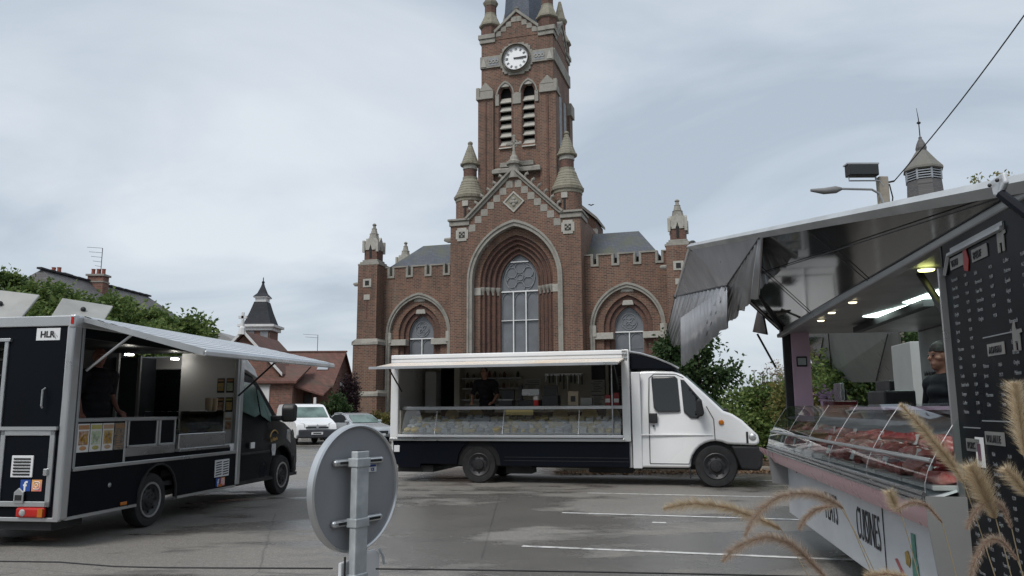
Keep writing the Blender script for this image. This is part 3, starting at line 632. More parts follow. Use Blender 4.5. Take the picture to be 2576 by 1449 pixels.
def hand(mb, wr, fdir, side, curl):
    wr, f = Vector(wr), Vector(fdir).normalized(); sd = f.cross(Vector((0, 0, 1))); sd = (sd if sd.length > .1 else Vector((1, 0, 0))).normalized() * side; dn = f.cross(sd).normalized(); dn = dn if dn.z < 0 else -dn
    pal = wr + f * .085; caps(mb, wr, pal, .027, .034)
    for k, l in enumerate((.062, .072, .068, .052)):
        b = pal + sd * (.033 - .022 * k); m_ = b + f * l * .55 + dn * curl * .01; e_ = m_ + f * l * .45 + dn * curl * .025; caps(mb, b, m_, .0105, .0095, 8); caps(mb, m_, e_, .0095, .008, 8)
    t0 = wr + f * .03 + sd * .026; t1 = t0 + f * .035 + sd * .03; caps(mb, t0, t1, .013, .012, 8); caps(mb, t1, t1 + f * .03 + sd * .006, .011, .009, 8)
def person(label, loc, rotz, elbow, wrist, fd, lean=0., skin=SKIN, shirt=TSHIRT, hair=None, specs=False, sleeve=.8, bulk=1.0, cap_=None, scale=1.0, turn=0.):
    P = thing('person', label, 'person', loc, rotz); P.scale = (scale,) * 3
    ln = lambda p: Vector((p[0], p[1] - lean * max(0, p[2] - .95), p[2]))
    B = MB(); sh = [ln((s_ * .185 * bulk, 0, 1.43)) for s_ in (-1, 1)]
    def torso(m, e_):
        for z, rx, ry in ((.92, .165, .115), (1.02, .16, .12), (1.13, .155, .125), (1.25, .165, .13), (1.36, .175, .125), (1.44, .14, .095)):
            m.ball(ln((0, 0, z)), 1, 16, 10, (rx * bulk + e_, ry * bulk + e_, .085 + e_))
        for s_ in sh: caps(m, s_, ln((0, 0, 1.44)), .07 + e_, .085 + e_)
    torso(B, 0); caps(B, ln((0, 0, 1.44)), ln((0, -.01, 1.58)), .062, .055)
    hc = ln((0, -.025, 1.675)); Rz = Matrix.Rotation(turn, 3, 'Z')
    H = lambda x, y, z: hc + Rz @ Vector((x, y, z))
    B.ball(H(0, .012, .02), 1, 16, 12, (.076, .093, .105)); B.ball(H(0, -.02, -.055), 1, 12, 8, (.058, .066, .07)); caps(B, H(0, -.05, -.095), H(0, -.07, -.09), .03, .024, 8)
    caps(B, H(0, -.085, .02), H(0, -.108, -.022), .010, .016, 8); caps(B, H(-.03, -.083, .036), H(.03, -.083, .036), .014, .014, 8); caps(B, H(-.022, -.086, -.06), H(.022, -.086, -.06), .010, .010, 8)
    for s_ in (-1, 1): B.ball(H(s_ * .078, .01, 0), 1, 8, 6, (.012, .022, .034)); caps(B, H(s_ * .04, -.06, -.015), H(s_ * .05, -.045, -.02), .02, .02, 8)
    for i, s_ in enumerate((-1, 1)):
        e_, w_ = ln(elbow[i]), ln(wrist[i]); caps(B, sh[i], e_, .052 * bulk, .041); caps(B, e_, w_, .041, .027); hand(B, w_, fd[i], -s_, 1.0)
        caps(B, (s_ * .09, 0, .9), (s_ * .1, -.01, .5), .085, .058); caps(B, (s_ * .1, -.01, .5), (s_ * .1, .02, .09), .056, .038); caps(B, (s_ * .1, .03, .05), (s_ * .105, -.13, .035), .042, .035)
    body = remeshed(B, 'body', skin, P)
    S_ = MB(); torso(S_, .016)
    for i in range(2): caps(S_, sh[i], Vector(sh[i]).lerp(ln(elbow[i]), sleeve), .07 * bulk, .062)
    remeshed(S_, 'shirt', shirt, P, .013, 3)
    T_ = MB()
    for s_ in (-1, 1): caps(T_, (s_ * .09, 0, .9), (s_ * .1, -.01, .5), .1, .075); caps(T_, (s_ * .1, -.01, .5), (s_ * .1, .02, .1), .075, .06)
    remeshed(T_, 'trousers', TROUS, P, .018, 2)
    if hair:
        h = MB(); rows = []
        for i in range(7):
            a = math.pi * .56 * i / 6; rows.append([H(.083 * math.sin(a) * math.cos(k * math.pi / 10), .018 + .101 * math.sin(a) * math.sin(k * math.pi / 10) * (1.0 if math.sin(k * math.pi / 10) > 0 else .86), .022 + .113 * math.cos(a) * (1 if math.sin(k * math.pi / 10) > -.2 else (1 if a < 1.0 else .2 + .8 * math.cos(1.0) / max(.05, math.cos(a)) if math.cos(a) > .3 else 1))) for k in range(21)])
        h.grid(rows).build('hair', hair, P, smooth=True)
    if cap_:
        h = MB(); rows = []
        for i in range(6):
            a = math.pi * .5 * i / 5; rows.append([H(.088 * math.sin(a) * math.cos(k * math.pi / 10), .014 + .106 * math.sin(a) * math.sin(k * math.pi / 10), .045 + .10 * math.cos(a)) for k in range(21)])
        h.grid(rows); h.build('cap', cap_, P, smooth=True)
    ey = MB()
    for s_ in (-1, 1): ey.ball(H(s_ * .031, -.089, .012), .0095, 8, 6)
    ey.build('eyes', plain('eye', (.05, .04, .04), .2), P, smooth=True)
    caps_ = MB(); caps(caps_, H(-.02, -.095, -.062), H(.02, -.095, -.062), .004, .004, 6); caps_.build('mouth', mat('lips', (.25, .09, .08), .5), P)
    if specs:
        g_ = MB()
        for s_ in (-1, 1): g_.tube([H(s_ * .033 + .024 * math.cos(a * math.pi / 6), -.104, .012 + .018 * math.sin(a * math.pi / 6)) for a in range(13)], .003, 5)
        g_.tube([H(-.01, -.106, .015), H(.01, -.106, .015)], .003, 5)
        for s_ in (-1, 1): g_.tube([H(s_ * .057, -.1, .015), H(s_ * .08, .0, .015)], .003, 5)
        g_.build('glasses', BLACKP, P)
    return P

# ------------------------------------------------------------------ white food truck
WT = thing('food_truck', 'white cheese truck with navy skirt and open serving side in front of church', 'food truck', (1.664, 15.89, 0), R(-14.5))
MB().box(-4.45, .70, .02, 2.08, 2.58, 2.70).build('roof', VWHITE, WT, bevel=.03)
MB().box(-4.45, .70, -.03, .02, 2.46, 2.69).build('roof_fascia', PWHITE, WT, bevel=.01)
for z in (2.52, 2.6): MB().box(-4.44, .69, -.04, -.03, z, z + .012).build('fascia_rib', ALU, WT)
MB().box(-4.45, -4.27, -.03, .08, .88, 2.46).build('rear_post', VWHITE, WT, bevel=.02); MB().box(-4.45, -4.40, .08, 2.08, .35, 2.58).build('rear_wall', VWHITE, WT)
MB().box(.56, .72, -.03, .08, .86, 2.70).build('front_post', VWHITE, WT, bevel=.02); MB().box(.66, .72, .08, 2.08, .35, 2.58).build('bulkhead', PWHITE, WT)
MB().box(-4.40, .66, 2.02, 2.08, .35, 2.58).build('back_wall', CREAM, WT); MB().box(-4.40, .66, .75, 2.02, .62, .70).build('floor', PWHITE, WT); MB().box(-4.40, .66, .02, 2.02, 2.54, 2.579).build('ceiling', CREAM, WT)
sk = [(-4.2, .30), (-3.75, .30), (-3.75, .38), (-2.93, .38)] + arc(-2.46, .42, .47, 180, 0)[0:] + [(-1.99, .36), (.68, .36), (.68, .86), (-4.38, .86), (-4.38, .42)]
MB().prism([(x, 0, z) for x, z in sk], (0, .05, 0)).build('skirt', NAVY, WT, bevel=.006)
for z in (.46, .53): MB().box(-1.9, .66, -.008, 0, z, z + .012).build('skirt_groove', BLACKP, WT)
MB().box(-4.3, -3.5, .1, 1.9, .2, .34).build('rear_underrun', BLACKP, WT); MB().box(-1.95, -1.4, .3, .8, .18, .5).build('spare_box', BLACKP, WT); MB().box(-4.2, 3.0, .45, .6, .3, .45).build('chassis_rail', BLACKP, WT); MB().box(-.2, .7, .35, .8, .22, .36).build('exhaust', BLACKP, WT, bevel=.03)
MB().box(-4.35, -4.22, -.03, 0, .62, .76).build('socket_cover', PWHITE, WT, bevel=.01)
MB().box(-4.45, .60, -.06, .04, .86, .92).build('sill_rail', ALU, WT, bevel=.01); MB().box(-4.27, .56, -.05, .04, .925, .99).build('ledge', PWHITE, WT, bevel=.012); MB().box(-4.27, .56, -.09, -.05, .93, .945).build('ledge_lip', ALU, WT)
MB().box(-4.25, .55, .2, .66, 1.52, 1.58).build('counter', ALUM, WT, bevel=.015); MB().box(-4.25, .55, .18, .2, 1.51, 1.57).build('counter_edge', ALU, WT)
MB().prism([(-4.2, .06, 1.0), (-4.2, .85, 1.0), (-4.2, .85, 1.36), (-4.2, .70, 1.34), (-4.2, .06, 1.02)], (4.7, 0, 0)).build('display_shelf', mat('shelf_grey', (.34, .35, .36), .5), WT); MB().box(-4.2, .5, .88, .95, 1.02, 1.45).build('case_back', BLACKP, WT)
MB().box(-4.27, -4.24, .05, .9, .99, 1.5).build('case_end', CREAM, WT)
MB().prism([(-4.2, .0, 1.0), (-4.2, .01, 1.0), (-4.2, .19, 1.5), (-4.2, .18, 1.5)], (4.72, 0, 0)).build('display_glass', CLEAR, WT)
for x in (-3.45, -1.95, -.35): MB().prism([(x, -.004, 1.0), (x, .0, 1.0), (x, .176, 1.5), (x, .172, 1.5)], (.012, 0, 0)).build('glass_joint', ALU, WT)
MB().tube([(.36, .0, .98), (.36, .0, 2.44)], .014, 8).build('awning_stay', ALU, WT)
# awning
aw = MB(); n_ = 7
for k in range(n_):
    a, b_ = k / n_, (k + 1) / n_; y0, z0, y1, z1 = -1.2 * a, 2.53 - .17 * a, -1.2 * b_ + .01, 2.53 - .17 * b_
    aw.prism([(-4.4, y0, z0), (-4.4, y1, z1 + .0), (-4.4, y1, z1 - .03), (-4.4, y0, z0 - .03)], (5.02, 0, 0))
awn = aw.build('awning', mat('awning_white', (.78, .75, .70), .25, .2, .1, .8, (.80, .62, .44)), WT); MB().box(-4.42, .64, -1.24, -1.2, 2.33, 2.38).build('awning_edge', ALU, awn)  # warm second tone paints a soft reflection into the white awning
for x in (-4.2, .5): MB().tube([(x, .0, 1.9), (x, -.75, 2.38)], .016, 6).build('gas_strut', BLACKP, awn)
# cab
CABW = [(.74, .36), (1.86, .36)] + [(x, z) for x, z in arc(2.34, .40, .48, 178, 62)] + [(2.70, .815), (3.10, .80), (3.17, .86), (3.14, 1.0), (3.04, 1.10), (2.86, 1.28), (2.68, 1.40), (2.52, 1.46), (2.20, 1.78), (1.86, 2.10), (1.74, 2.19), (1.56, 2.255), (1.2, 2.275), (.95, 2.27), (.83, 2.22), (.75, 2.1)]
cabo = cab(WT, CABW, 2.04, VWHITE)
MB().prism([(2.80, 0.02, .34), (3.12, .03, .32), (3.20, .05, .40), (3.22, .05, .62), (3.14, .03, .795), (2.62, .02, .80), (2.74, 0.02, .5)], (0, 2.0, 0)).build('bumper', BLACKP, WT, bevel=.05, seg=3)
sidepoly(WT, [(1.17, 2.13), (1.60, 2.13), (1.65, 2.09), (1.685, 1.47), (1.655, 1.455), (1.27, 1.455), (1.20, 1.53), (1.16, 2.08)], 'door_window', VGLASS, proud=.004, bev=.012)
sidepoly(WT, [(1.735, 2.065), (1.785, 2.05), (2.10, 1.66), (2.12, 1.42), (2.02, 1.33), (1.90, 1.34), (1.78, 1.45)], 'quarter_window', VGLASS, proud=.004, bev=.012)
for pts in ([(1.155, 2.15), (1.61, 2.15), (1.665, 2.10), (1.70, 1.46), (1.67, 1.44), (1.265, 1.44), (1.18, 1.52), (1.145, 2.09)], [(1.72, 2.085), (1.79, 2.068), (2.12, 1.665), (2.14, 1.41), (2.03, 1.312), (1.89, 1.322), (1.765, 1.438)]): sidepoly(WT, pts, 'window_seal', BLACKP, proud=.001)
MB().prism([(1.82, .13 + .1, 2.155), (2.53, .13, 1.475), (2.53, 1.91, 1.475), (1.82, 1.81, 2.155)], (.012, 0, .012)).build('windscreen', VGLASSG, WT)
MB().box(2.4, 2.62, .15, 1.9, 1.44, 1.50).build('scuttle', BLACKP, WT, bevel=.02)
seam(WT, [(1.08, .44), (1.08, 1.6), (1.10, 2.12), (1.2, 2.2), (1.62, 2.19), (1.78, 2.12)]); seam(WT, [(2.34, .9), (2.33, 1.30), (2.2, 1.55)]); seam(WT, [(1.08, .44), (1.83, .44), (1.9, .62)]); seam(WT, [(.92, .4), (.92, 2.2)], .005)
MB().box(.86, 2.3, -.014, .02, .985, 1.01).build('rub_moulding', VWHITE, WT, bevel=.006); MB().box(.75, .93, -.02, .03, .34, 2.24).build('corner_panel', PWHITE, WT, bevel=.015)
MB().box(1.08, 1.25, -.02, .02, 1.23, 1.42).build('door_handle', BLACKP, WT, bevel=.015); MB().lathe([(.022, -.012), (.022, .02)], (1.17, 0, 1.17), 10, axis='y').build('lock', BLACKP, WT)
MB().lathe([(.03, -.025), (.05, -.012), (.05, .01)], (2.47, 0, 1.24), 12, axis='y').build('side_indicator', AMBER, WT)
mr = MB().prism([(2.02, -.06, 1.36), (2.13, -.06, 1.35), (2.16, -.06, 1.42), (2.12, -.06, 1.68), (2.04, -.06, 1.70), (2.01, -.06, 1.62)], (0, -.22, 0)).build('mirror', BLACKP, WT, bevel=.04, seg=3); MB().box(1.98, 2.06, -.08, .03, 1.4, 1.46).build('mirror_arm', BLACKP, mr)
hl = MB().prism([(2.93, .0, .84), (3.16, .02, .86), (3.15, .05, .98), (3.06, .02, 1.07), (2.93, .01, 1.06)], (0, .28, 0)).build('headlight', LENS, WT, bevel=.02); MB().ball((3.04, .0, .96), .07, 12, 8, (1, .4, 1)).build('lamp_bowl', ALU, hl, smooth=True)
MB().box(2.92, 2.96, -.006, .04, .84, 1.06).build('headlight_surround', BLACKP, hl)
# roof fairing
MB().prism([(.72, .1, 2.30), (.72, .1, 2.64), (.95, .1, 2.60), (1.25, .1, 2.50), (1.55, .1, 2.37), (1.68, .1, 2.28)], (0, 1.8, 0)).build('roof_fairing', NAVY, WT, bevel=.03)
MB().tube([(.72, .09, 2.66), (.95, .09, 2.62), (1.25, .09, 2.52), (1.55, .09, 2.39), (1.70, .09, 2.30)], .02, 6).build('fairing_trim', ALU, WT)
MB().box(1.84, 2.8, .1, .7, .42, .86).build('wheel_housing', DARK, WT); MB().box(-2.95, -1.97, .055, .7, .36, .855).build('wheel_housing', DARK, WT)
wheel(WT, -2.46, .12, .375, .22, RIMB, -1); wheel(WT, 2.34, .12, .40, .24, RIMB, -1); wheel(WT, -2.46, 1.95, .365, .22, RIMB, 1); wheel(WT, 2.34, 1.95, .365, .22, RIMB, 1)
MB().box(1.83, 1.85, .02, .25, .16, .42).build('mud_flap', BLACKP, WT)
# inside fittings of the white truck: shelves, knife rack, dark door panel
MB().box(-4.0, -3.62, 1.95, 2.015, .8, 2.5).build('dark_door_panel', NAVY, WT); MB().box(-4.27, -4.0, 1.6, 2.0, .8, 2.4).build('wardrobe', PWHITE, WT)
for z in (1.72, 1.98, 2.22): MB().box(-3.4, -1.95, 1.7, 2.01, z, z + .03).build('wall_shelf', PWHITE, WT)
MB().box(-3.55, -3.42, 1.6, 2.01, .8, 2.5).build('shelf_end', CREAM, WT)
MB().box(-.35, .6, 1.96, 2.018, .8, 2.5).build('dark_wall_panel', mat('dark_plum_panel', (.035, .03, .04), .5), WT); MB().box(-.02, .05, 1.9, 1.96, .8, 2.5).build('wall_upright', CREAM, WT)
def wtl(p): return WT_M @ Vector(p)
WT_M = Matrix.Translation((1.664, 15.89, 0)) @ Matrix.Rotation(R(-14.5), 4, 'Z')
def wtb(name, label, cat, parts, group=None):
    T_ = thing(name, label, cat, wtl(parts[0]), R(-14.5), group); return T_
KN = mat('knife_black', (.02, .02, .022), .4)
kr = wtb('knife_rack', 'row of knives and tools hanging on the cheese truck back wall', 'knife rack', [(-1.0, 1.99, 2.28)])
MB().box(-.45, .45, -.02, .02, 0, .05).build('rail', ALU, kr)
for k in range(11):
    x = -.42 + k * .085; l = random.uniform(.14, .34); MB().box(x - .013, x + .013, -.035, -.02, -l, .03).build('tool', KN if k % 3 else STEEL, kr)
for lab, x, z, w_, h in (('framed cheese poster, upper of two on the dark panel in the cheese truck', -.22, 2.0, .34, .34), ('white notice, lower of two on the dark panel in the cheese truck', -.22, 1.68, .36, .26), ('dark framed picture high by the front post of the cheese truck', .35, 2.12, .3, .3), ('pale blue poster behind the cheese seller', -1.75, 2.03, .42, .36)):
    p = thing('poster', lab, 'poster', wtl((x, 1.945 if x > -.4 else 2.005, z)), R(-14.5)); MB().box(-w_ / 2, w_ / 2, -.012, .0, -h / 2, h / 2).build('sheet', PAPER if 'dark' not in lab[:4] else KN, p)
    m_ = MB()
    for q in range(7): zz = h * (.38 - q * .11); m_.box(-w_ * random.uniform(.2, .42), w_ * random.uniform(.1, .42), -.014, -.012, zz - h * .02, zz + h * .02)
    m_.build('print', mat('poster_print', (.22, .24, .25), .7), p)['kind'] = 'stuff'
BOTM = [mat('jar_' + str(k), c, .35) for k, c in enumerate(((.12, .06, .03), (.3, .24, .12), (.05, .06, .04), (.2, .05, .04), (.5, .45, .35)))]
for z, x0, x1 in ((2.25, -3.3, -2.0), (2.01, -3.3, -2.0), (1.75, -3.3, -2.2)):
    x = x0
    while x < x1:
        h = random.uniform(.09, .17); o = MB().lathe([(.03, 0), (.036, .01), (.036, h * .7), (.018, h * .85), (.018, h)], (0, 0, 0), 8).build('jar', random.choice(BOTM), None, smooth=True, loc=wtl((x, 1.85, z)))
        tag(o, 'small jar or bottle on the cheese truck wall shelves', 'jar', 'jars on the shelves of the cheese truck'); x += random.uniform(.09, .17)
# goods on the counter
def counter_box(name, label, cat, x, w_, d_, h, m_, y=.42, bits=()):
    T_ = thing(name, label, cat, wtl((x, y, 1.58)), R(-14.5)); MB().box(-w_ / 2, w_ / 2, -d_ / 2, d_ / 2, 0, h).build('body', m_, T_, bevel=.008)
    for nm, b, bm in bits: MB().box(*b).build(nm, bm, T_, bevel=.004)
    return T_
counter_box('weighing_scale', 'black weighing scale with display beside the cheese seller', 'scale', -1.95, .3, .3, .12, KN, bits=(('plate', (-.16, .16, -.14, .14, .12, .14), STEEL), ('display', (-.14, .14, .08, .14, .14, .34), KN)))
counter_box('till', 'black cash till in the middle of the cheese truck counter', 'till', -.98, .34, .3, .22, KN, bits=(('screen', (-.15, .15, -.1, -.06, .2, .42), KN),))
counter_box('coffee_machine', 'dark slicing machine standing on the cheese truck counter', 'machine', -1.45, .5, .25, .12, KN, y=.5, bits=(('arm', (-.24, -.18, -.05, .05, .12, .46), KN), ('blade_guard', (-.2, .2, -.04, .02, .22, .36), STEEL)))
counter_box('tissue_box', 'red and white carton on the cheese truck counter', 'carton', -1.28, .1, .1, .12, plain('red_card', (.5, .02, .02), .6), y=.3, bits=(('lid', (-.05, .05, -.05, .05, .12, .2), PAPER),))
counter_box('paper_bag', 'cream paper bag with dark mark on the cheese truck counter', 'paper bag', -.5, .22, .16, .3, mat('bag_cream', (.5, .43, .32), .8), bits=(('mark', (-.05, .05, -.085, -.08, .08, .2), KN),))
for k, x in enumerate((.22, .40)): counter_box('tea_tin', ('left' if k == 0 else 'right') + ' one of two red tins at the front end of the cheese counter', 'tin', x, .12, .1, .22 + .04 * k, mat('red_tin', (.32, .03, .03), .4), bits=(('label', (-.05, .05, -.055, -.05, .06, .14), PAPER),))
counter_box('tray_stack', 'stack of pale trays on the cheese truck counter', 'trays', -.22, .24, .2, .16, mat('grey_tray', (.3, .3, .29), .5))
# cheeses
CHE = [mat('cheese_' + str(k), c, .6, 0, .1, 12) for k, c in enumerate(((.74, .64, .42), (.82, .80, .74), (.72, .56, .26), (.62, .64, .68), (.80, .73, .60), (.48, .50, .54), (.86, .85, .82)))]
cm = []
for k in range(7):
    b = MB()
    if k % 3 == 0: b.box(-.07, .07, -.05, .05, 0, .08)
    elif k % 3 == 1: b.prism([(-.085, -.04, 0), (.07, -.06, 0), (.07, .055, 0)], (0, 0, .085))
    else: b.lathe([(.06, 0), (.068, .012), (.068, .06), (.06, .068)], (0, 0, 0), 12)
    cm.append(b.mesh('cheese', CHE[k]))
cnt = 0
for row in range(4):
    x = -4.12 + random.random() * .05
    while x < .45:
        y = .12 + row * .16; z = 1.022 + (y - .06) * .5
        o = bpy.data.objects.new('cheese', random.choice(cm)); col.objects.link(o); o.location = wtl((x, y, z)); s_ = random.uniform(.75, 1.25); o.scale = (s_ * random.uniform(.8, 1.3), s_, s_ * random.uniform(.8, 1.2)); o.rotation_euler = (R(27), 0, R(-14.5) + random.uniform(-.3, .3))
        tag(o, 'small pale cheese portion in the white truck glass display', 'cheese', 'cheese portions in the display case'); cnt += 1; x += random.uniform(.13, .21)
for row in range(2):      # price cards between the cheeses
    for k in range(14):
        o = MB().box(-.035, .035, -.002, .002, 0, .05).build('price_card', PAPER, None, loc=wtl((-4.0 + k * .33 + row * .15, .17 + row * .25, 1.125 + row * .125)), rot=(R(-15), 0, R(-14.5))); tag(o, 'small white price card stuck among the cheeses', 'price card', 'price cards among the cheeses')
for k, (x, r, n_) in enumerate(((-3.3, .15, 'leftmost'), (-2.75, .17, 'second from left'), (-.85, .16, 'middle one'), (-.22, .17, 'second from right'), (.28, .14, 'rightmost'))):
    o = MB().lathe([(r, -.05), (r + .01, 0), (r, .05)], (0, 0, 0), 22, axis='y').build('round_cheese', CHE[2 if k % 2 else 0], None, smooth=True, loc=wtl((x, .74, 1.37)), rot=(R(-12), 0, R(-14.5)))
    tag(o, 'round orange rind cheese wheel on edge under counter, ' + n_ + ' of five', 'cheese wheel', 'cheese wheels at the back of the display')
o = MB().box(-.3, .3, -.005, .005, -.05, .06).build('yellow_banner', mat('yellow_card', (.62, .5, .2), .6), None, loc=wtl((-1.62, .17, 1.44)), rot=(0, 0, R(-14.5))); tag(o, 'yellow card hung under the cheese truck counter', 'card')
person('seller in black top and glasses leaning over the cheese counter', wtl((-2.55, .95, .70)), R(-14.5), [(-.30, -.12, 1.16), (.30, -.12, 1.16)], [(-.24, -.38, .98), (.24, -.38, .98)], [(.25, -1, -.1), (-.25, -1, -.1)], lean=.32, hair=HAIRD, specs=True, bulk=1.08, scale=.97)
# ------------------------------------------------------------------ black food truck (local x = forward, y = into the truck, z up)
LT_LOC = (-4.80, 10.58, 0); LT_R = R(81.7)
LT = thing('food_truck', 'black food truck with silver awning, framed rear door and round alloy edged wheels', 'food truck', LT_LOC, LT_R)
LT_M = Matrix.Translation(LT_LOC) @ Matrix.Rotation(LT_R, 4, 'Z'); LT_I = LT_M.inverted()
def ltw(p): return LT_M @ Vector(p)
def ltp(x, y, off):          # photo pixel -> point on the plane y = off of the truck
    d = LT_I.to_3x3() @ ray(x, y); c = LT_I @ CAM; return c + d * ((off - c.y) / d.y)
WD = 2.05
MB().box(-1.73, 2.33, 0.0, WD, 2.50, 2.60).build('roof', ALUM, LT, bevel=.02)
MB().box(-1.765, -1.735, -.02, WD, 2.48, 2.60).build('rear_roof_rail', ALU, LT, bevel=.008); MB().box(-1.76, 2.34, -.04, 0, 2.47, 2.59).build('side_roof_rail', ALU, LT, bevel=.01)
MB().box(-1.76, -1.62, -.035, .06, .31, 2.61).build('corner_post', ALU, LT, bevel=.02); MB().box(-1.60, -1.56, -.03, .04, .86, 2.48).build('opening_post', ALUM, LT, bevel=.006)
MB().box(-1.775, -1.70, -.045, .03, 2.46, 2.61).build('marker_lamp', ALU, LT, bevel=.015); MB().box(-1.785, -1.775, -.03, 0.0, 2.5, 2.58).build('marker_lens', REDL, LT)
MB().box(2.20, 2.33, -.03, .05, .33, 2.56).build('front_post', ALU, LT, bevel=.02); MB().box(2.12, 2.18, -.02, .04, .88, 2.40).build('opening_post', ALUM, LT, bevel=.006)
# rear wall
MB().box(-1.745, -1.70, .06, .82, .34, 2.49).build('rear_panel', BLACKV, LT); MB().box(-1.745, -1.70, .82, 1.62, 2.28, 2.49).build('rear_header', BLACKV, LT); MB().box(-1.745, -1.70, 1.62, WD, .34, 2.49).build('rear_panel', BLACKV, LT)
MB().box(-1.765, -1.72, .79, .84, .36, 2.34).build('door_frame', ALU, LT, bevel=.006); MB().box(-1.78, -1.72, .76, 1.65, 2.31, 2.35).build('door_frame_head', ALU, LT, bevel=.006)
MB().box(-1.76, -1.70, -.02, WD, .30, .345).build('rear_sill', ALU, LT, bevel=.006); MB().box(-1.70, -1.2, .1, 1.9, .2, .3).build('step_beam', BLACKP, LT)
fr_ = MB(); y0, y1, z0, z1 = .09, .77, .46, 1.30
for a in ((y0, y1, z1 - .06, z1), (y0, y1, z0, z0 + .06), (y0, y0 + .06, z0, z1), (y1 - .06, y1, z0, z1)): fr_.box(-1.775, -1.745, *a)
hf = fr_.build('locker_frame', ALU, LT, bevel=.006); MB().box(-1.79, -1.74, y0 - .02, y1 + .03, 1.30, 1.34).build('rain_bar', ALU, hf); MB().box(-1.76, -1.745, y0 + .05, y1 - .05, z0 + .05, z1 - .05).build('locker_door', BLACKV, hf)
vt = MB().box(-1.775, -1.76, .33, .60, .78, 1.02).build('vent', PWHITE, hf, bevel=.005)
for k in range(6): MB().box(-1.782, -1.775, .36, .57, .805 + k * .034, .822 + k * .034).build('vent_slot', DARK, vt)
FBB = plain('sticker_blue', (.02, .07, .32), .4); INS = mat('sticker_pink', (.62, .12, .22), .4, 0, .1, 6, (.75, .38, .12)); WHT = plain('sticker_white', (.8, .8, .8), .5)
def social(P, o, u, s_):
    """two square stickers: a white f on blue and a white camera outline on pink; o = lower left corner, u = reading direction"""
    o, u = Vector(o), Vector(u); n = u.cross(Vector((0, 0, 1)))
    for k, m_ in enumerate((FBB, INS)):
        p = o + u * (s_ * 1.12 * k); q = MB().prism([p, p + u * s_, p + u * s_ + Vector((0, 0, s_)), p + Vector((0, 0, s_))], n * .004).build('sticker', m_, P)
        B_ = basis(p + n * .006, u, (0, 0, 1))
        if k == 0: text('f', s_ * 1.25, WHT, q, B_ @ Matrix.Translation((s_ * .32, s_ * .0, 0)), 'lettering', bold=.004)
        else:
            m2 = MB(); c = p + u * s_ * .5 + Vector((0, 0, s_ * .5)) + n * .006
            L_ = lambda a, b: c + u * a * s_ + Vector((0, 0, b * s_))
            m2.tube([L_(.3 * (1 if k2 in (0, 3) else -1) if 0 else (.32 * math.copysign(abs(math.cos(t_)) ** .45, math.cos(t_))), .32 * math.copysign(abs(math.sin(t_)) ** .45, math.sin(t_))) for t_ in [i * math.pi / 12 for i in range(25)] for k2 in (0,)], s_ * .035, 5)
            m2.tube([L_(.15 * math.cos(i * math.pi / 8), .15 * math.sin(i * math.pi / 8)) for i in range(17)], s_ * .035, 5); m2.ball(L_(.19, .19), s_ * .04, 6, 4); m2.build('emblem', WHT, q)
social(LT, (-1.762, .47, .63), (0, -1, 0), .125)
lk_ = MB().prism([(-1.775, .40, .50), (-1.775, .52, .50), (-1.775, .52, .62), (-1.775, .46, .67), (-1.775, .40, .62)], (-.02, 0, 0)).build('lock_plate', ALU, LT, bevel=.006); MB().box(-1.80, -1.795, .42, .50, .53, .59).build('lock_slot', BLACKP, lk_)
MB().box(-1.80, -1.76, .13, .18, .80, .88).build('latch', ALU, LT, bevel=.01)
pl_ = MB().box(-1.752, -1.744, .15, .45, 2.32, 2.46).build('maker_plate', PWHITE, LT); text('HLR', .10, plain('ink_black', (.02, .02, .02), .6), pl_, basis((-1.754, .40, 2.355), (0, -1, 0), (0, 0, 1)), bold=.003)
MB().tube([(-1.756, .18, 2.36), (-1.756, .24, 2.43), (-1.756, .2, 2.34)], .004, 4).build('maker_mark', ALUM, pl_)
MB().tube([(-1.78, .27, 1.55), (-1.80, .27, 1.57), (-1.80, .27, 1.75), (-1.76, .27, 1.77)], .012, 6).build('door_handle', ALU, LT)
tl = MB().box(-1.80, -1.74, .13, .48, .345, .455).build('tail_light', REDL, LT, bevel=.025, seg=3); MB().box(-1.806, -1.795, .14, .20, .355, .445).build('indicator', AMBER, tl); MB().ball((-1.80, .39, .40), .04, 10, 6, (.25, 1, 1)).build('reverse_lens', LENS, tl)
# side skirt with wheel arch
sk = [(-1.62, .33), (-.33, .33)] + arc(.10, .38, .43, 186, -6) + [(.53, .33), (2.20, .33), (2.20, .83), (-1.62, .83)]
MB().prism([(x, -.01, z) for x, z in sk], (0, .04, 0)).build('skirt', BLACKV, LT)
MB().tube([(x, -.015, z) for x, z in arc(.10, .38, .43, 186, -6)], .02, 6).build('arch_lip', BLACKP, LT, smooth=True)
MB().box(-1.62, -.36, -.025, .02, .30, .335).build('skirt_rail', ALU, LT); MB().box(.56, 2.2, -.025, .02, .30, .335).build('skirt_rail', ALU, LT); MB().box(-1.58, 2.2, -.03, .02, .83, .88).build('waist_rail', ALU, LT, bevel=.008)
MB().box(-.36, .56, .25, 1.0, .3, .85).build('wheel_housing', DARK, LT); MB().box(-1.6, 3.2, .5, 1.5, .28, .36).build('chassis_rail', BLACKP, LT)
am = MB()
for k, s_ in enumerate((-.62, 1.72)): MB().box(s_ - .06, s_ + .06, -.03, -.01, .35, .39).build('side_marker', AMBER, LT, bevel=.006)
MB().ball((-.9, -.01, .62), .03, 10, 6, (1, .4, 1)).build('marker_cap', ALUM, LT, smooth=True)
vt = MB().box(1.55, 1.98, -.022, -.008, .50, .76).build('vent', PWHITE, LT, bevel=.005)
for k in range(6):
    for c in (0, 1): MB().prism([(1.58 + c * .21, -.026, .525 + k * .037), (1.74 + c * .21, -.026, .535 + k * .037), (1.74 + c * .21, -.026, .55 + k * .037), (1.58 + c * .21, -.026, .54 + k * .037)], (0, .004, 0)).build('vent_slot', DARK, vt)
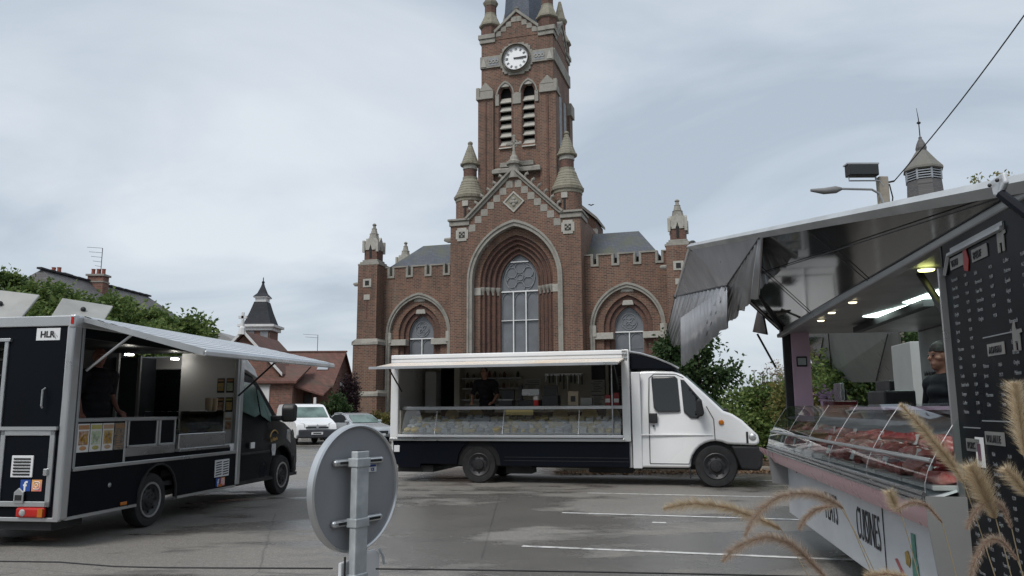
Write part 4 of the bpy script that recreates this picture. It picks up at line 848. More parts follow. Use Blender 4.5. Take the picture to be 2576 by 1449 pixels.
social(LT, (1.60, -.016, .36), (1, 0, 0), .125)
# serving opening
MB().box(-1.56, -.68, -.02, .02, .88, 1.385).build('menu_panel', BLACKV, LT); MB().box(-.70, -.66, -.028, .02, .88, 1.39).build('panel_stile', ALU, LT, bevel=.005)
MB().box(-1.58, .42, -.035, .55, 1.385, 1.43).build('counter', ALUM, LT, bevel=.008)
CARD = [mat('menu_print_' + str(k), c, .6, 0, .1, 26, c2) for k, (c, c2) in enumerate((((.55, .40, .30), (.25, .12, .06)), ((.35, .44, .26), (.62, .66, .55)), ((.60, .42, .10), (.30, .25, .20)), ((.09, .085, .08), (.3, .24, .18))))]
HDR = [mat('menu_band_' + str(k), c, .6) for k, c in enumerate(((.5, .26, .12), (.48, .44, .14), (.52, .34, .22), (.35, .2, .1)))]
FRY = mat('food_print', (.62, .40, .08), .6, 0, .1, 40, (.35, .16, .04))
for k in range(4):
    x = -1.555 + k * .218; c = MB().box(x, x + .20, -.026, -.02, 1.04, 1.365).build('menu_card', PAPER if k < 3 else CARD[3], LT); MB().box(x + .01, x + .19, -.029, -.026, 1.30, 1.35).build('card_heading', HDR[k], c)
    if k < 3:
        MB().box(x + .02, x + .18, -.028, -.026, 1.12, 1.28).build('card_picture', CARD[k], c); MB().ball((x + .10, -.028, 1.085), .05, 10, 6, (1.2, .08, .5)).build('card_price', HDR[k], c)
        m_ = MB()
        for q in range(14):
            a = random.uniform(0, 6.28); m_.box(-.03, .03, -.003, .0, -.007, .007, M=Matrix.Translation((x + .1 + random.uniform(-.05, .05), -.03, 1.19 + random.uniform(-.04, .04))) @ Matrix.Rotation(a, 4, 'Y'))
        m_.build('card_food', (FRY, CARD[1], FRY)[k], c)['kind'] = 'stuff'
    else:
        m_ = MB()
        for q in range(7): m_.box(x + .03, x + random.uniform(.1, .18), -.029, -.026, 1.07 + q * .03, 1.08 + q * .03)
        m_.build('card_text', HDR[3], c)['kind'] = 'stuff'
for x0, x1 in ((-.64, .0), (.04, .42)):
    f = MB()
    for a in ((x0, x1, 1.05, 1.08), (x0, x0 + .03, 1.05, 1.39), (x1 - .03, x1, 1.05, 1.39)): f.box(a[0], a[1], -.03, .0, a[2], a[3])
    q = f.build('pane_frame', ALU, LT, bevel=.004); MB().box(x0 + .02, x1 - .02, -.012, .0, 1.07, 1.39).build('dark_pane', BLACKV, q)
MB().box(-.66, .44, -.02, .4, .94, 1.048).build('drawer', STEEL, LT, bevel=.006); MB().box(-.66, 2.0, -.012, .02, .88, .94).build('base_panel', BLACKV, LT)
MB().box(.46, 1.75, -.06, .6, .98, 1.19).build('display_base', STEEL, LT, bevel=.01); MB().box(.44, 1.82, -.10, .02, .945, .985).build('tray_shelf', STEEL, LT, bevel=.005)
gl = MB(); gl.box(.48, 1.72, -.05, -.045, 1.19, 1.50); gl.box(.48, .486, -.045, .5, 1.19, 1.5); gl.box(1.714, 1.72, -.045, .5, 1.19, 1.5); gl.box(.48, 1.72, -.05, .5, 1.50, 1.506); gl.build('display_glass', CLEAR, LT)
MB().box(.55, 1.65, .0, .5, 1.20, 1.23).build('display_tray', STEEL, LT); MB().prism([(.9, .05, 1.40), (1.35, .05, 1.5), (1.35, .3, 1.5), (.9, .3, 1.40)], (0, 0, .015)).build('display_lid', PWHITE, LT)
MB().box(2.15, 2.19, .0, 1.0, .90, 2.45).build('white_partition', PWHITE, LT); MB().box(1.75, 2.15, -.005, .5, .88, .90).build('white_base', PWHITE, LT); MB().box(1.85, 2.15, -.01, .04, .90, .99).build('white_upstand', PWHITE, LT)
for r_ in range(3):
    for c in range(2):
        yy = .06 + c * .16; zz = 1.80 - r_ * .31; q = MB().box(2.142, 2.15, yy, yy + .125, zz, zz + .235).build('wall_menu_card', (KN, PAPER)[r_ == 2], LT); MB().box(2.138, 2.142, yy + .012, yy + .113, zz + .03, zz + .16).build('card_picture', CARD[(r_ + c + 1) % 3], q); MB().box(2.138, 2.142, yy + .01, yy + .115, zz + .185, zz + .215).build('card_heading', HDR[(r_ + 2 * c) % 3], q)
# interior
LAMP_LIT = emis('lamp_lit', (1, .95, .85), 14.0)
INT = mat('dark_interior', (.06, .063, .067), .5, 0, .15, 1.5)
MB().box(-1.70, 2.19, WD - .05, WD, .5, 2.5).build('back_wall', INT, LT); MB().box(-1.70, 2.3, .03, WD, .5, .56).build('floor', BLACKP, LT); MB().box(-1.70, 2.19, .0, WD, 2.46, 2.499).build('ceiling', INT, LT)
MB().box(-1.58, 2.2, .02, .06, 2.36, 2.44).build('opening_header', ALUM, LT); MB().box(-1.58, 2.2, -.02, .02, 2.36, 2.47).build('header_panel', BLACKV, LT)
a, b_ = ltp(420, 900, 1.9), ltp(535, 1040, 1.9); MB().box(a.x, b_.x, 1.88, 1.995, 1.2, 2.34).build('pale_cupboard', mat('taupe_cupboard', (.56, .52, .46), .55), LT)
a, b_ = ltp(345, 900, 1.6), ltp(418, 1040, 1.6); MB().box(a.x, b_.x, 1.58, 1.995, .6, 2.38).build('dark_cupboard', mat('slate_cupboard', (.05, .06, .07), .4), LT)
for px in (295, 350): c = ltp(px, 950, 1.5); MB().box(c.x - .02, c.x + .02, 1.48, 1.52, .6, 2.4).build('upright', ALUM, LT)
for z in (2.28, 2.15, 1.95, 1.78, 1.6): MB().box(-1.6, -.55, 1.55, 1.95, z, z + .025).build('wire_shelf', STEEL, LT)
for px, py, of in ((325, 892, 1.0), (440, 903, 1.0)): c = ltp(px, py, of); MB().box(c.x - .05, c.x + .05, of - .04, of + .04, c.z - .012, c.z + .012).build('ceiling_lamp', LAMP_LIT, LT)
# jars of napkins / cups near the display
for k, s_ in enumerate((1.62, 1.78)):
    o = MB().lathe([(.045, 0), (.055, .1), (.057, .2), (.05, .2)], (0, 0, 0), 14).build('cup_stack', mat('kraft_cups', (.40, .31, .2), .7), None, smooth=True, loc=ltw((s_, .18, 1.508))); tag(o, ('nearer' if k == 0 else 'farther') + ' of two kraft paper cup stacks on the black truck glass display', 'cups')
# cab
CABL = [(2.36, .34), (3.48, .34)] + arc(3.98, .40, .47, 180, 0) + [(4.50, .36), (4.62, .40), (4.66, .55), (4.64, .80), (4.56, .98), (4.36, 1.16), (4.10, 1.28), (3.86, 1.34), (3.30, 1.86), (3.10, 2.02), (2.9, 2.12), (2.6, 2.2), (2.36, 2.24)]
LPAINT = mat('black_van_paint', (.006, .0075, .011), .3, 0, .15, 1.2, spec=.2, coat=.12)
cab(LT, CABL, 1.98, LPAINT, 1.2, .14, y0=.02)
sidepoly(LT, [(2.46, 2.0), (2.92, 1.98), (3.02, 1.92), (3.10, 1.44), (2.9, 1.40), (2.46, 1.50)], 'door_window', VGLASSG, 1.2, .14, .004, y0=.02, bev=.01); sidepoly(LT, [(3.08, 1.88), (3.14, 1.86), (3.56, 1.42), (3.50, 1.30), (3.16, 1.42)], 'quarter_window', VGLASSG, 1.2, .14, .004, y0=.02, bev=.01)
MB().prism([(3.14, .2, 2.0), (3.87, .12, 1.36), (3.87, 1.9, 1.36), (3.14, 1.82, 2.0)], (.012, 0, .012)).build('windscreen', VGLASSG, LT)
seam(LT, [(2.42, .42), (2.42, 2.05)], .006, 1.2, .14, .02); seam(LT, [(3.46, .95), (3.50, 1.25), (3.3, 1.6)], .006, 1.2, .14, .02); MB().box(2.4, 3.45, -.0, .03, .78, .82).build('rub_moulding', BLACKP, LT, bevel=.008)
MB().prism([(2.34, .02, 2.2), (2.34, .02, 2.42), (2.5, .05, 2.40), (2.9, .08, 2.22), (3.1, .1, 2.05), (2.6, .06, 2.18)], (0, 1.9, 0)).build('roof_fairing', PWHITE, LT, bevel=.02)
mr = MB().prism([(3.62, -.10, 1.30), (3.78, -.10, 1.32), (3.80, -.10, 1.60), (3.66, -.10, 1.64), (3.60, -.10, 1.55)], (0, -.24, 0)).build('mirror', BLACKP, LT, bevel=.04, seg=3); MB().box(3.5, 3.66, -.14, .06, 1.33, 1.42).build('mirror_arm', BLACKP, mr, bevel=.02)
hl = MB().prism([(4.15, .0, .98), (4.45, .02, .86), (4.58, .06, .84), (4.54, .06, .98), (4.3, .02, 1.17), (4.18, .01, 1.16)], (0, .3, 0)).build('headlight', LENS, LT, bevel=.02)
MB().box(2.36, 4.66, .02, 1.98, .3, .36).build('sill', BLACKP, LT); MB().prism([(4.45, .0, .34), (4.68, .03, .36), (4.70, .05, .62), (4.45, .0, .70)], (0, 1.98, 0)).build('bumper', BLACKP, LT, bevel=.04)
# door emblem in gold and white
em = MB(); c = Vector((3.62, .0, 1.02)); L_ = lambda a, b: (c.x + a, .012, c.z + b)
em.tube([L_(.16 * math.cos(i * math.pi / 12), .02 + .12 * math.sin(i * math.pi / 12)) for i in range(2, 13)], .012, 5); em.build('door_emblem', GOLD, LT)
text('La Friterie', .085, GOLD, LT, basis((3.46, .0, .96), (1, 0, .12), (-.1, 0, 1)), sx=.75, bold=.002)
em = MB()
for k in range(5): em.tube([L_(-.02 + .03 * k - .05, -.1), L_(-.03 + .035 * k - .05, -.2 - .02 * (k % 2)), L_(-.03 + .02 * k - .02, -.3)], .009, 4)
em.build('door_emblem_lower', WHT, LT); MB().box(2.72, 2.86, .0, .02, .88, .98).build('door_sticker', WHT, LT)
wheel(LT, -.02, .10, .35, .2, RIMB, -1, RIMS); wheel(LT, 3.98, .10, .35, .2, RIMB, -1, RIMS); wheel(LT, -.02, 1.95, .35, .2, RIMB, 1); wheel(LT, 3.98, 1.95, .35, .2, RIMB, 1); MB().box(3.5, 4.46, .2, .8, .4, .9).build('wheel_housing', DARK, LT)
# corrugated awning
aw = MB(); rows = []; n_ = 72
prof = [(0, 0), (.012, .05), (.10, .05), (.125, 0), (.13, -.01)]
pts = []
for k in range(9):
    for a, h in prof: pts.append((k * .17 + a, h))
rows = [[(s_, -.03 - w_, 2.56 - (.27 - .045 * (s_ + 1.62) / 3.9) * w_ + h) for w_, h in pts] for s_ in (-1.62, .2, 2.28)]
aw.grid(rows); aw.grid([[(s_, -.03 - w_, 2.545 - (.27 - .045 * (s_ + 1.62) / 3.9) * w_) for w_, h in pts[::5]] for s_ in (-1.62, .2, 2.28)])
awl = aw.build('awning', mat('ribbed_aluminium', (.66, .68, .70), .3, .75, .06, 1.2), LT); MB().prism([(-1.63, -1.60, 2.12), (-1.63, -1.55, 2.12), (-1.63, -1.55, 2.18), (-1.63, -1.60, 2.18)], (3.92, 0, .065)).build('awning_edge', ALU, awl, bevel=.01)
for k in range(1, 9):  # dark strips between the ribs, coloured to draw shadow lines along the awning
    w_ = k * .17 - .02; MB().prism([(-1.62, -.03 - w_, 2.565 - .27 * w_), (-1.62, .03 - w_, 2.565 - .27 * w_), (-1.62, .03 - w_, 2.612 - .27 * w_), (-1.62, -.03 - w_, 2.60 - .27 * w_)], (3.9, 0, .045 * w_)).build('awning_shadow_strip', SEAM, awl)
for s_ in (-1.63, 2.285): MB().prism([(s_, -.03, 2.54), (s_, -.03, 2.60), (s_, -1.58, 2.20 + (.06 if s_ > 0 else 0)), (s_, -1.58, 2.12 + (.06 if s_ > 0 else 0))], (.02, 0, 0)).build('awning_end', ALU, awl)
MB().tube([(-1.50, -.03, 1.98), (-1.50, -.62, 2.42)], .016, 8).build('gas_strut', ALU, awl); MB().tube([(2.15, -.03, 1.75), (2.15, -.75, 2.38)], .016, 8).build('gas_strut', BLACKP, awl)
# open roof hatches
HATCH = mat('hatch_plastic', (.36, .36, .34), .4, 0, .15, 2)
for pts_ in (((-60, 722, 10.3), (100, 741, 10.3), (52, 800, 9.9), (-90, 800, 9.9)), ((157, 749, 10.6), (285, 769, 10.9), (262, 806, 10.5), (128, 796, 10.2))):
    q = [LT_I @ at(*p) for p in pts_]; n_ = (q[1] - q[0]).cross(q[3] - q[0]).normalized() * .035; hb = MB().prism(q, n_).build('roof_hatch', HATCH, LT, bevel=.012)
    c = (q[0] + q[1] + q[2] + q[3]) / 4; MB().ball(c - n_ * .3, .035, 8, 6).build('hatch_catch', BLACKP, hb); MB().tube([c, Vector((c.x - .05, c.y, 2.58))], .012, 6).build('hatch_stay', ALU, hb)
person('man in a dark t-shirt standing behind the black truck counter', ltw((ltp(243, 960, .62).x, .62, .56)), LT_R + R(-14), [(-.27, .0, 1.16), (.27, .02, 1.16)], [(-.30, -.12, .935), (.25, -.14, .96)], [(0, -.6, -.6), (0, -.8, -.3)], skin=SKINR, bulk=1.28, scale=.99, sleeve=.75, turn=R(-20))
# ------------------------------------------------------------------ butcher's truck on the right (local x = away along its side, y = outward, z up)
RT_LOC = (2.61, 5.85, 0); RT_R = R(80)
RT = thing('food_truck', 'white and pink butcher truck with curved glass meat counter and raised flap', 'food truck', RT_LOC, RT_R)
RT_M = Matrix.Translation(RT_LOC) @ Matrix.Rotation(RT_R, 4, 'Z'); RT_I = RT_M.inverted()
def rtw(p): return RT_M @ Vector(p)
def rtp(x, y, off):
    d = RT_I.to_3x3() @ ray(x, y); c = RT_I @ CAM; return c + d * ((off - c.y) / d.y)
def rtz(x, y, z):
    d = RT_I.to_3x3() @ ray(x, y); c = RT_I @ CAM; return c + d * ((z - c.z) / d.z)
SKW = mat('pale_grey_panel', (.60, .63, .66), .35, 0, .08, 1.1, coat=.2)
PINK = mat('pink_panel', (.56, .30, .33), .3, 0, .12, 2.5, (.62, .42, .44)); MAUVE = mat('mauve_panel', (.72, .50, .64), .4, 0, .1, 1.5)
INGREY = mat('grey_lining', (.26, .265, .265), .35, 0, .1, 1.4); INWHITE = mat('pale_lining', (.40, .42, .41), .4, 0, .08, 1.4)
MB().box(-1.9, 3.52, -.05, 0, .30, .92).build('skirt', SKW, RT, bevel=.01); MB().box(-1.9, 3.5, -2.05, -.05, .32, .60).build('floor', BLACKP, RT)
MB().box(3.47, 3.52, -2.05, -.05, .30, .95).build('end_skirt', SKW, RT)
MB().box(-.34, -.33, -.002, .006, .30, .9).build('panel_joint', SEAM, RT)
INKB = plain('letter_black', (.015, .015, .017), .5)
M_ = basis((1.52, .004, .505), (-1, 0, 0), (0, 0, 1)); text('PLATS', .36, INKB, RT, M_, sx=.50, bold=-.005)
M_ = basis((.40, .004, .505), (-1, 0, 0), (0, 0, 1)); text('CUISINES', .36, INKB, RT, M_, sx=.44, bold=-.006)
text('D', .12, plain('letter_plum', (.18, .06, .1), .5), RT, basis((2.9, .004, .80), (-1, 0, 0), (0, 0, 1)), sx=.6)
# little painted market scene near the front corner: green bottle, red and pink shapes
for nm, col_, pts in (('painted_bottle', (.10, .28, .22), [(-.93, .74), (-1.0, .74), (-1.0, .60), (-1.02, .56), (-1.02, .42), (-.91, .42), (-.91, .56), (-.93, .60)]), ('painted_ham', (.55, .18, .20), [(-.85, .42), (-1.0, .42), (-1.0, .32), (-.86, .31)]), ('painted_fruit', (.42, .28, .06), [(-.78, .60), (-.84, .62), (-.88, .57), (-.85, .52), (-.79, .53)]), ('painted_rolling_pin', (.45, .12, .12), [(-.55, .52), (-.60, .53), (-.98, .32), (-.94, .31)])):
    MB().prism([(x, .003, z) for x, z in pts], (0, .003, 0)).build(nm, mat(nm, col_, .5, 0, .2, 20), RT)
# far post, end wall, pillars, ceiling, back wall
MB().box(3.38, 3.46, -.12, -.02, .6, 2.45).build('far_post', BLACKP, RT, bevel=.01)
MB().box(3.30, 3.34, -.30, -.10, 1.35, 2.40).build('end_panel', MAUVE, RT); MB().box(3.285, 3.30, -.26, -.14, 1.98, 2.10).build('end_sign', KN, RT, bevel=.01); MB().box(3.28, 3.285, -.245, -.155, 2.0, 2.08).build('end_sign_face', ALUM, RT)
MB().box(-1.95, 3.5, -2.1, 0, 2.38, 2.46).build('ceiling', INGREY, RT); MB().box(-1.95, 3.5, -2.12, .02, 2.46, 2.54).build('roof', PWHITE, RT)
MB().box(-3.0, 3.5, -.04, .03, 2.34, 2.385).build('hinge_rail', INGREY, RT, bevel=.01)
MB().box(-3.6, .75, -2.1, -2.05, .6, 2.38).build('back_wall', INWHITE, RT); MB().box(.75, 3.5, -2.1, -2.05, .6, 1.42).build('back_wall_low', INWHITE, RT); MB().box(.75, 3.5, -2.1, -2.05, 2.22, 2.38).build('back_wall_head', INGREY, RT)
a = rtp(2262, 900, -2.0); b_ = rtp(2312, 900, -2.0)
MB().box(b_.x, a.x, -2.05, -1.9, .6, 2.38).build('inner_pillar', INWHITE, RT, bevel=.01)
a = rtp(2325, 900, -1.6); b_ = rtp(2395, 900, -1.6); MB().box(b_.x - .4, a.x, -2.05, -1.55, .6, 2.38).build('cold_cupboard', mat('pale_green_cupboard', (.33, .36, .35), .35), RT, bevel=.015)
text('Le fin des viandes', .07, KN, RT, basis((a.x - .12, -1.545, 1.86), (-1, 0, 0), (0, 0, 1)), sx=.8)
# open hatch on the far side
q = [rtp(*p, -2.06) for p in ((2012, 832), (2258, 828), (2200, 958), (2012, 962))]
q = [Vector((p.x, p.y - (0 if i < 2 else .45), p.z + (0 if i < 2 else -.02))) for i, p in enumerate(q)]
hatch = MB().prism(q, (0, -.03, 0)).build('rear_hatch', INGREY, RT, bevel=.008)
q2 = [q[0].lerp(q[1], .05).lerp(q[3], .12), q[0].lerp(q[1], .36).lerp(q[3], .12), q[0].lerp(q[1], .30).lerp(q[3], .55), q[0].lerp(q[1], .05).lerp(q[3], .55)]
MB().prism([p + Vector((0, .012, 0)) for p in q2], (0, .012, 0)).build('hatch_window', VGLASS, hatch)
for t_ in (.42, .95): MB().tube([q[0].lerp(q[1], t_) + Vector((0, .03, -.06)), q[3].lerp(q[2], t_ - .18) + Vector((0, .03, .02))], .012, 6).build('hatch_strut', BLACKP, hatch)
MB().box(q[2].x + .3, q[2].x + .85, q[2].y + .05, q[2].y + .1, q[2].z + .28, q[2].z + .33).build('hatch_handle', BLACKP, hatch, bevel=.01)
# lamps
CEILP = emis('ceiling_light_panel', (.80, 1, .94), 5.0); SPOT = emis('spot_yellow', (.95, 1, .35), 2.5)
for px in (((2170, 797), (2300, 764), (2332, 770), (2218, 800)), ((2270, 762), (2392, 718), (2400, 748), (2335, 764))):
    pts = [rtz(*p, 2.375) for p in px]; MB().prism(pts, (0, 0, .003)).build('ceiling_lamp', CEILP, RT)
c = rtz(2330, 678, 2.36); MB().lathe([(.05, 0), (.045, -.01), (.01, -.012)], c, 16).build('spot_lamp', SPOT, RT)
for p in ((2145, 760), (2092, 786), (2008, 820), (2065, 806)): c = rtz(*p, 2.36); MB().lathe([(.035, 0), (.03, -.01), (.004, -.012)], c, 10).build('spot_lamp', emis('spot_warm', (1, .9, .6), 1.5), RT)
MB().box(.4, 2.6, -.7, -.62, 2.30, 2.36).build('lighting_track', BLACKP, RT)
# display case: loft of cross sections between the far and near ends
def sec(s_, pts):
    return [(s_, y * .2, z) for y, z in pts]
S_ = (-1.9, -.81, .26, 1.25, 2.35, 3.45)
lower = [(0., .86), (.75, .88), (1.0, .95), (1.06, 1.02), (.98, 1.03)]
m_ = MB(); m_.grid([sec(s_, lower[:4]) for s_ in S_] + [sec(4.25, [(0., .90), (.75, .92), (1.0, .97), (1.06, 1.02)])]); m_.build('case_apron', PINK, RT, smooth=True)
m_ = MB()
for a_, z_ in ((1.07, 1.02), (1.09, 1.045), (1.06, 1.07)): m_.tube([sec(s_, [(a_, z_)])[0] for s_ in S_], .011, 6)
m_.build('case_trim', STEEL, RT)['kind'] = 'stuff'
MB().grid([sec(s_, [(1.0, 1.03), (0, 1.10), (-1.6, 1.26)]) for s_ in S_]).build('case_deck', PWHITE, RT)
MB().grid([sec(s_, [(-1.6, 1.26), (-1.9, 1.35), (-2.0, 1.48)]) for s_ in S_]).build('case_back', INGREY, RT); m_ = MB().box(-1.88, 3.32, -.55, -.30, 1.46, 1.50).build('case_top', mat('case_top_grey', (.16, .16, .17), .25, .3), RT); MB().box(-1.88, 1.6, -.31, -.29, 1.485, 1.51).build('pink_edge', MAUVE, RT)
GL = thinglass('display_curved_glass', (.90, .95, .94), 1.0, .02, .03)
gprof = [(1.03, 1.075), (1.02, 1.12), (.93, 1.18), (.78, 1.24), (.55, 1.32), (.22, 1.42), (-.16, 1.525)]
for a_, b2 in zip(S_, S_[1:]): MB().grid([sec(a_ + .012, gprof), sec((a_ + b2) / 2, gprof), sec(b2 - .012, gprof)]).build('curved_glass', GL, RT, smooth=True)
for s_ in S_: MB().tube([Vector(p) for p in sec(s_, gprof)], .0018, 5).build('glass_joint', ALU, RT)
MB().tube([Vector(p) + Vector((0, .004, 0)) for p in [sec(s_, [(.80, 1.235)])[0] for s_ in S_]], .012, 6).build('glass_rail', ALU, RT)
for s_, t_ in ((-1.9, -.01), (3.45, .01)):
    MB().poly(sec(s_ + t_, [(1.03, 1.07)] + gprof + [(-1.6, 1.5), (-1.6, 1.07)])).build('end_glass', GL, RT); MB().prism(sec(s_ + t_, [(0, .62), (.9, .64), (1.05, .92), (1.05, 1.06), (-1.0, 1.06), (-1.0, .62)]), (.012 if t_ > 0 else -.012, 0, 0)).build('case_end', INGREY, RT)
MB().box(-1.9, 3.32, -.3, 0.0, .86, 1.03).build('case_body', BLACKP, RT)
# meat, trays, price cards inside the case
MEAT = [mat('meat_' + str(k), c, .35, 0, .2, 22, c2, spec=.5) for k, (c, c2) in enumerate((((.46, .05, .05), (.26, .028, .032)), ((.52, .13, .12), (.62, .32, .28)), ((.34, .04, .045), (.58, .26, .23)), ((.58, .33, .29), (.42, .11, .105))))]
mm = []
for k in range(4):
    b = MB(); rows = []
    for i in range(9):
        a = math.pi * i / 8; rows.append([(math.sin(a) * math.cos(q_) * (.085 + .018 * math.sin(2 * q_ + k)), math.sin(a) * math.sin(q_) * (.058 + .012 * math.cos(3 * q_ + k)), .03 + .03 * math.cos(a) + .007 * math.sin(3 * q_ + i)) for q_ in [j * math.pi / 9 for j in range(19)]])
    b.grid(rows); me = b.mesh('meat', MEAT[k]); finish(me, True); mm.append(me)
TRAY = mat('white_tray', (.55, .55, .54), .35)
for row, (y_, n_, s0) in enumerate(((.32, 19, -1.72), (-.35, 19, -1.66), (-1.05, 19, -1.72))):
    for k in range(n_):
        s_ = s0 + k * .262; p = Vector(sec(s_, [(y_, 1.105 - .075 * y_ * (1 if y_ > 0 else 1.33))])[0])
        if k % 2 == 0:
            o = MB().box(-.25, .25, -.085, .085, 0, .025).build('meat_tray', TRAY, None, loc=rtw((p.x + .13, p.y, p.z + .0)), rot=(0, 0, RT_R), bevel=.006); tag(o, 'shallow pale tray of meat in the butcher glass counter', 'tray', 'trays in the meat counter')
        for h in range(2 if s_ < .6 else 1):
            o = bpy.data.objects.new('meat_cut', random.choice(mm)); col.objects.link(o); o.location = rtw((p.x + random.uniform(-.05, .05) + h * .1, p.y + random.uniform(-.03, .03), p.z + .022 + h * .03)); o.rotation_euler = (random.uniform(-.2, .2), random.uniform(-.2, .2), random.uniform(0, 6.28)); s2 = random.uniform(.85, 1.2); o.scale = (s2, s2, s2 * random.uniform(.8, 1.3))
            tag(o, 'raw red meat cut laid out in the butcher glass counter', 'meat', 'meat cuts in the glass counter')
        if (k + row) % 3 == 0:
            o = MB().box(-.05, .05, -.002, .002, 0, .07).build('price_card', PAPER, None, loc=rtw((p.x + .05, p.y + .06, p.z + .05)), rot=(R(-20), 0, RT_R + math.pi)); tag(o, 'white price card standing among the meat in the glass counter', 'price card', 'price cards among the meat')
for k in range(5): o = MB().lathe([(.06, 0), (.09, .05), (.088, .052), (.05, .01)], (0, 0, 0), 14).build('salad_bowl', mat('bowl_' + str(k), ((.4, .3, .12), (.3, .12, .08), (.2, .25, .1), (.45, .4, .3), (.3, .2, .1))[k], .5), None, smooth=True, loc=rtw((1.5 + k * .3, .03, 1.22)), ); tag(o, 'round deli bowl on the far upper shelf of the meat counter', 'bowl', 'deli bowls in the meat counter')
# things standing on the counter top
def rbox(name, label, cat, p, sz, m_, bits=()):
    T_ = thing(name, label, cat, rtw(p), RT_R); MB().box(-sz[0] / 2, sz[0] / 2, -sz[1] / 2, sz[1] / 2, 0, sz[2]).build('body', m_, T_, bevel=.015)
    for nm, b, bm in bits: MB().box(*b).build(nm, bm, T_, bevel=.006)
    return T_
rbox('weighing_scale', 'black counter scale in the middle of the butcher counter', 'scale', (.75, -.42, 1.50), (.5, .24, .14), KN, (('display', (-.2, .2, .02, .06, .12, .22), KN),))
rbox('weighing_scale', 'dark red slicer at the far end of the butcher counter', 'slicer', (2.55, -.42, 1.50), (.5, .24, .08), mat('dark_red_enamel', (.09, .012, .015), .3), (('blade', (-.15, .15, -.02, .02, .06, .26), STEEL), ('handle', (.1, .16, -.1, .0, .08, .2), KN)))
FL = thing('flower_pot', 'mauve flowering pot plant on the far end of the butcher counter', 'pot plant', rtw((3.1, -.4, 1.50)), RT_R); MB().lathe([(.05, 0), (.07, .1), (.06, .1)], (0, 0, 0), 12).build('pot', MAUVE, FL)
m_ = MB()
for k in range(60): p = Vector((random.gauss(0, .07), random.gauss(0, .06), .14 + random.gauss(0, .045))); u = Vector((random.uniform(-1, 1), random.uniform(-1, 1), random.uniform(-1, 1))).normalized() * .022; v = u.orthogonal().normalized() * .02; m_.poly([p - u, p + v, p + u, p - v])
m_.build('blossom', leafmat('mauve_petals', (.40, .26, .40), (.55, .42, .55)), FL)
rbox('till', 'white till behind the butcher counter near the pillar', 'till', (-.1, -1.6, 1.20), (.5, .3, .25), INGREY, (('screen', (-.15, .15, .0, .03, .25, .4), KN),))
o = MB().prism([(0, 0, 0), (.30, 0, 0), (.30, 0, .30), (.22, 0, .33), (.1, 0, .25), (.02, 0, .12)], (0, .02, 0)).build('paper_fan', mat('pale_sheet', (.6, .68, .66), .5), None, loc=rtw((-1.28, -.95, 1.46)), rot=(0, 0, RT_R)); tag(o, 'pale rounded sheet below the butcher head', 'sheet')
o = MB().box(-.03, .03, -.03, .03, 0, .12).build('red_bottle', plain('red_plastic', (.5, .02, .02), .4), None, loc=rtw((-.62, -1.85, 1.74)), rot=(0, 0, RT_R), bevel=.01); tag(o, 'small red container on the pillar inside the butcher truck', 'container')
person('butcher in dark cap and dark top seen in profile behind the menu board', rtw((rtp(2372, 900, -.85).x, -.85, .36)), R(-84), [(-.28, .0, 1.16), (.28, .0, 1.16)], [(-.25, -.2, 1.0), (.25, -.2, 1.0)], [(0, -1, -.1), (0, -1, -.1)], skin=SKINR, cap_=HAIRD, scale=.93)
# ---------------- menu board
BRD = mat('menu_board_black', (.005, .007, .010), .35, 0, .25, 1.0, spec=.10)
MB().box(-3.7, -1.90, -.06, .02, .12, 2.36).build('menu_board', BRD, RT); MB().box(-3.7, -1.90, -2.1, -.06, .2, 2.36).build('near_body', PWHITE, RT)
MB().box(-1.905, -1.885, .0, .05, .12, 2.22).build('board_edge', ALU, RT); MB().box(-1.88, -1.86, -.05, .02, .3, 2.36).build('board_stile', BLACKP, RT)
MB().tube([(-1.93, .03, 2.18), (-2.0, .03, 2.27), (-2.62, .03, 2.27)], .012, 5).build('board_trim', ALUM, RT); MB().box(-2.62, -2.02, .02, .028, 2.275, 2.30).build('board_strip', ALUM, RT)
CHALK = plain('chalk_text', (.19, .20, .21), .8); LBL = mat('label_grey', (.21, .205, .195), .6)
def label(body, s_, z, w_=.17, h=.06):
    q = MB().box(s_ - w_, s_, .022, .026, z, z + h).build('board_label', LBL, RT); text(body, h * .8, INKB, q, basis((s_ - .02, .028, z + h * .2), (-1, 0, 0), (0, 0, 1)), sx=.72)
label('VEAU', -2.0, 2.19); label('BŒUF', -2.27, 2.18); label('AGNEAU', -2.34, 1.73, .17, .055); label('PORC', -1.99, 1.29, .16, .06); label('VOLAILLE', -2.22, 1.33, .2, .06)
# animal silhouettes
for o_, m_ in (((-2.55, 2.17), LBL), ((-2.60, 1.735), LBL)):
    pts = [(0, 0), (.02, 0), (.02, .04), (.045, .04), (.045, 0), (.062, 0), (.066, .07), (.085, .075), (.08, .09), (.03, .085), (.028, .12), (.018, .125), (.005, .10), (0, .06)]
    MB().prism([(o_[0] - x, .022, o_[1] + z) for x, z in pts], (0, .004, 0)).build('animal_cutout', m_, RT)
MB().prism([(-2.17, .022, 2.16), (-2.21, .022, 2.15), (-2.23, .022, 2.2), (-2.2, .022, 2.29), (-2.17, .022, 2.26), (-2.16, .022, 2.2)], (0, .004, 0)).build('animal_cutout', mat('red_cutout', (.25, .02, .02), .5), RT)
q = MB().box(-2.19, -2.16 + .06, .022, .026, 1.22, 1.36).build('small_sign', PAPER, RT); MB().box(-2.16, -2.13, .027, .03, 1.25, 1.33).build('small_sign_mark', mat('plum_ink', (.12, .05, .08), .6), q)
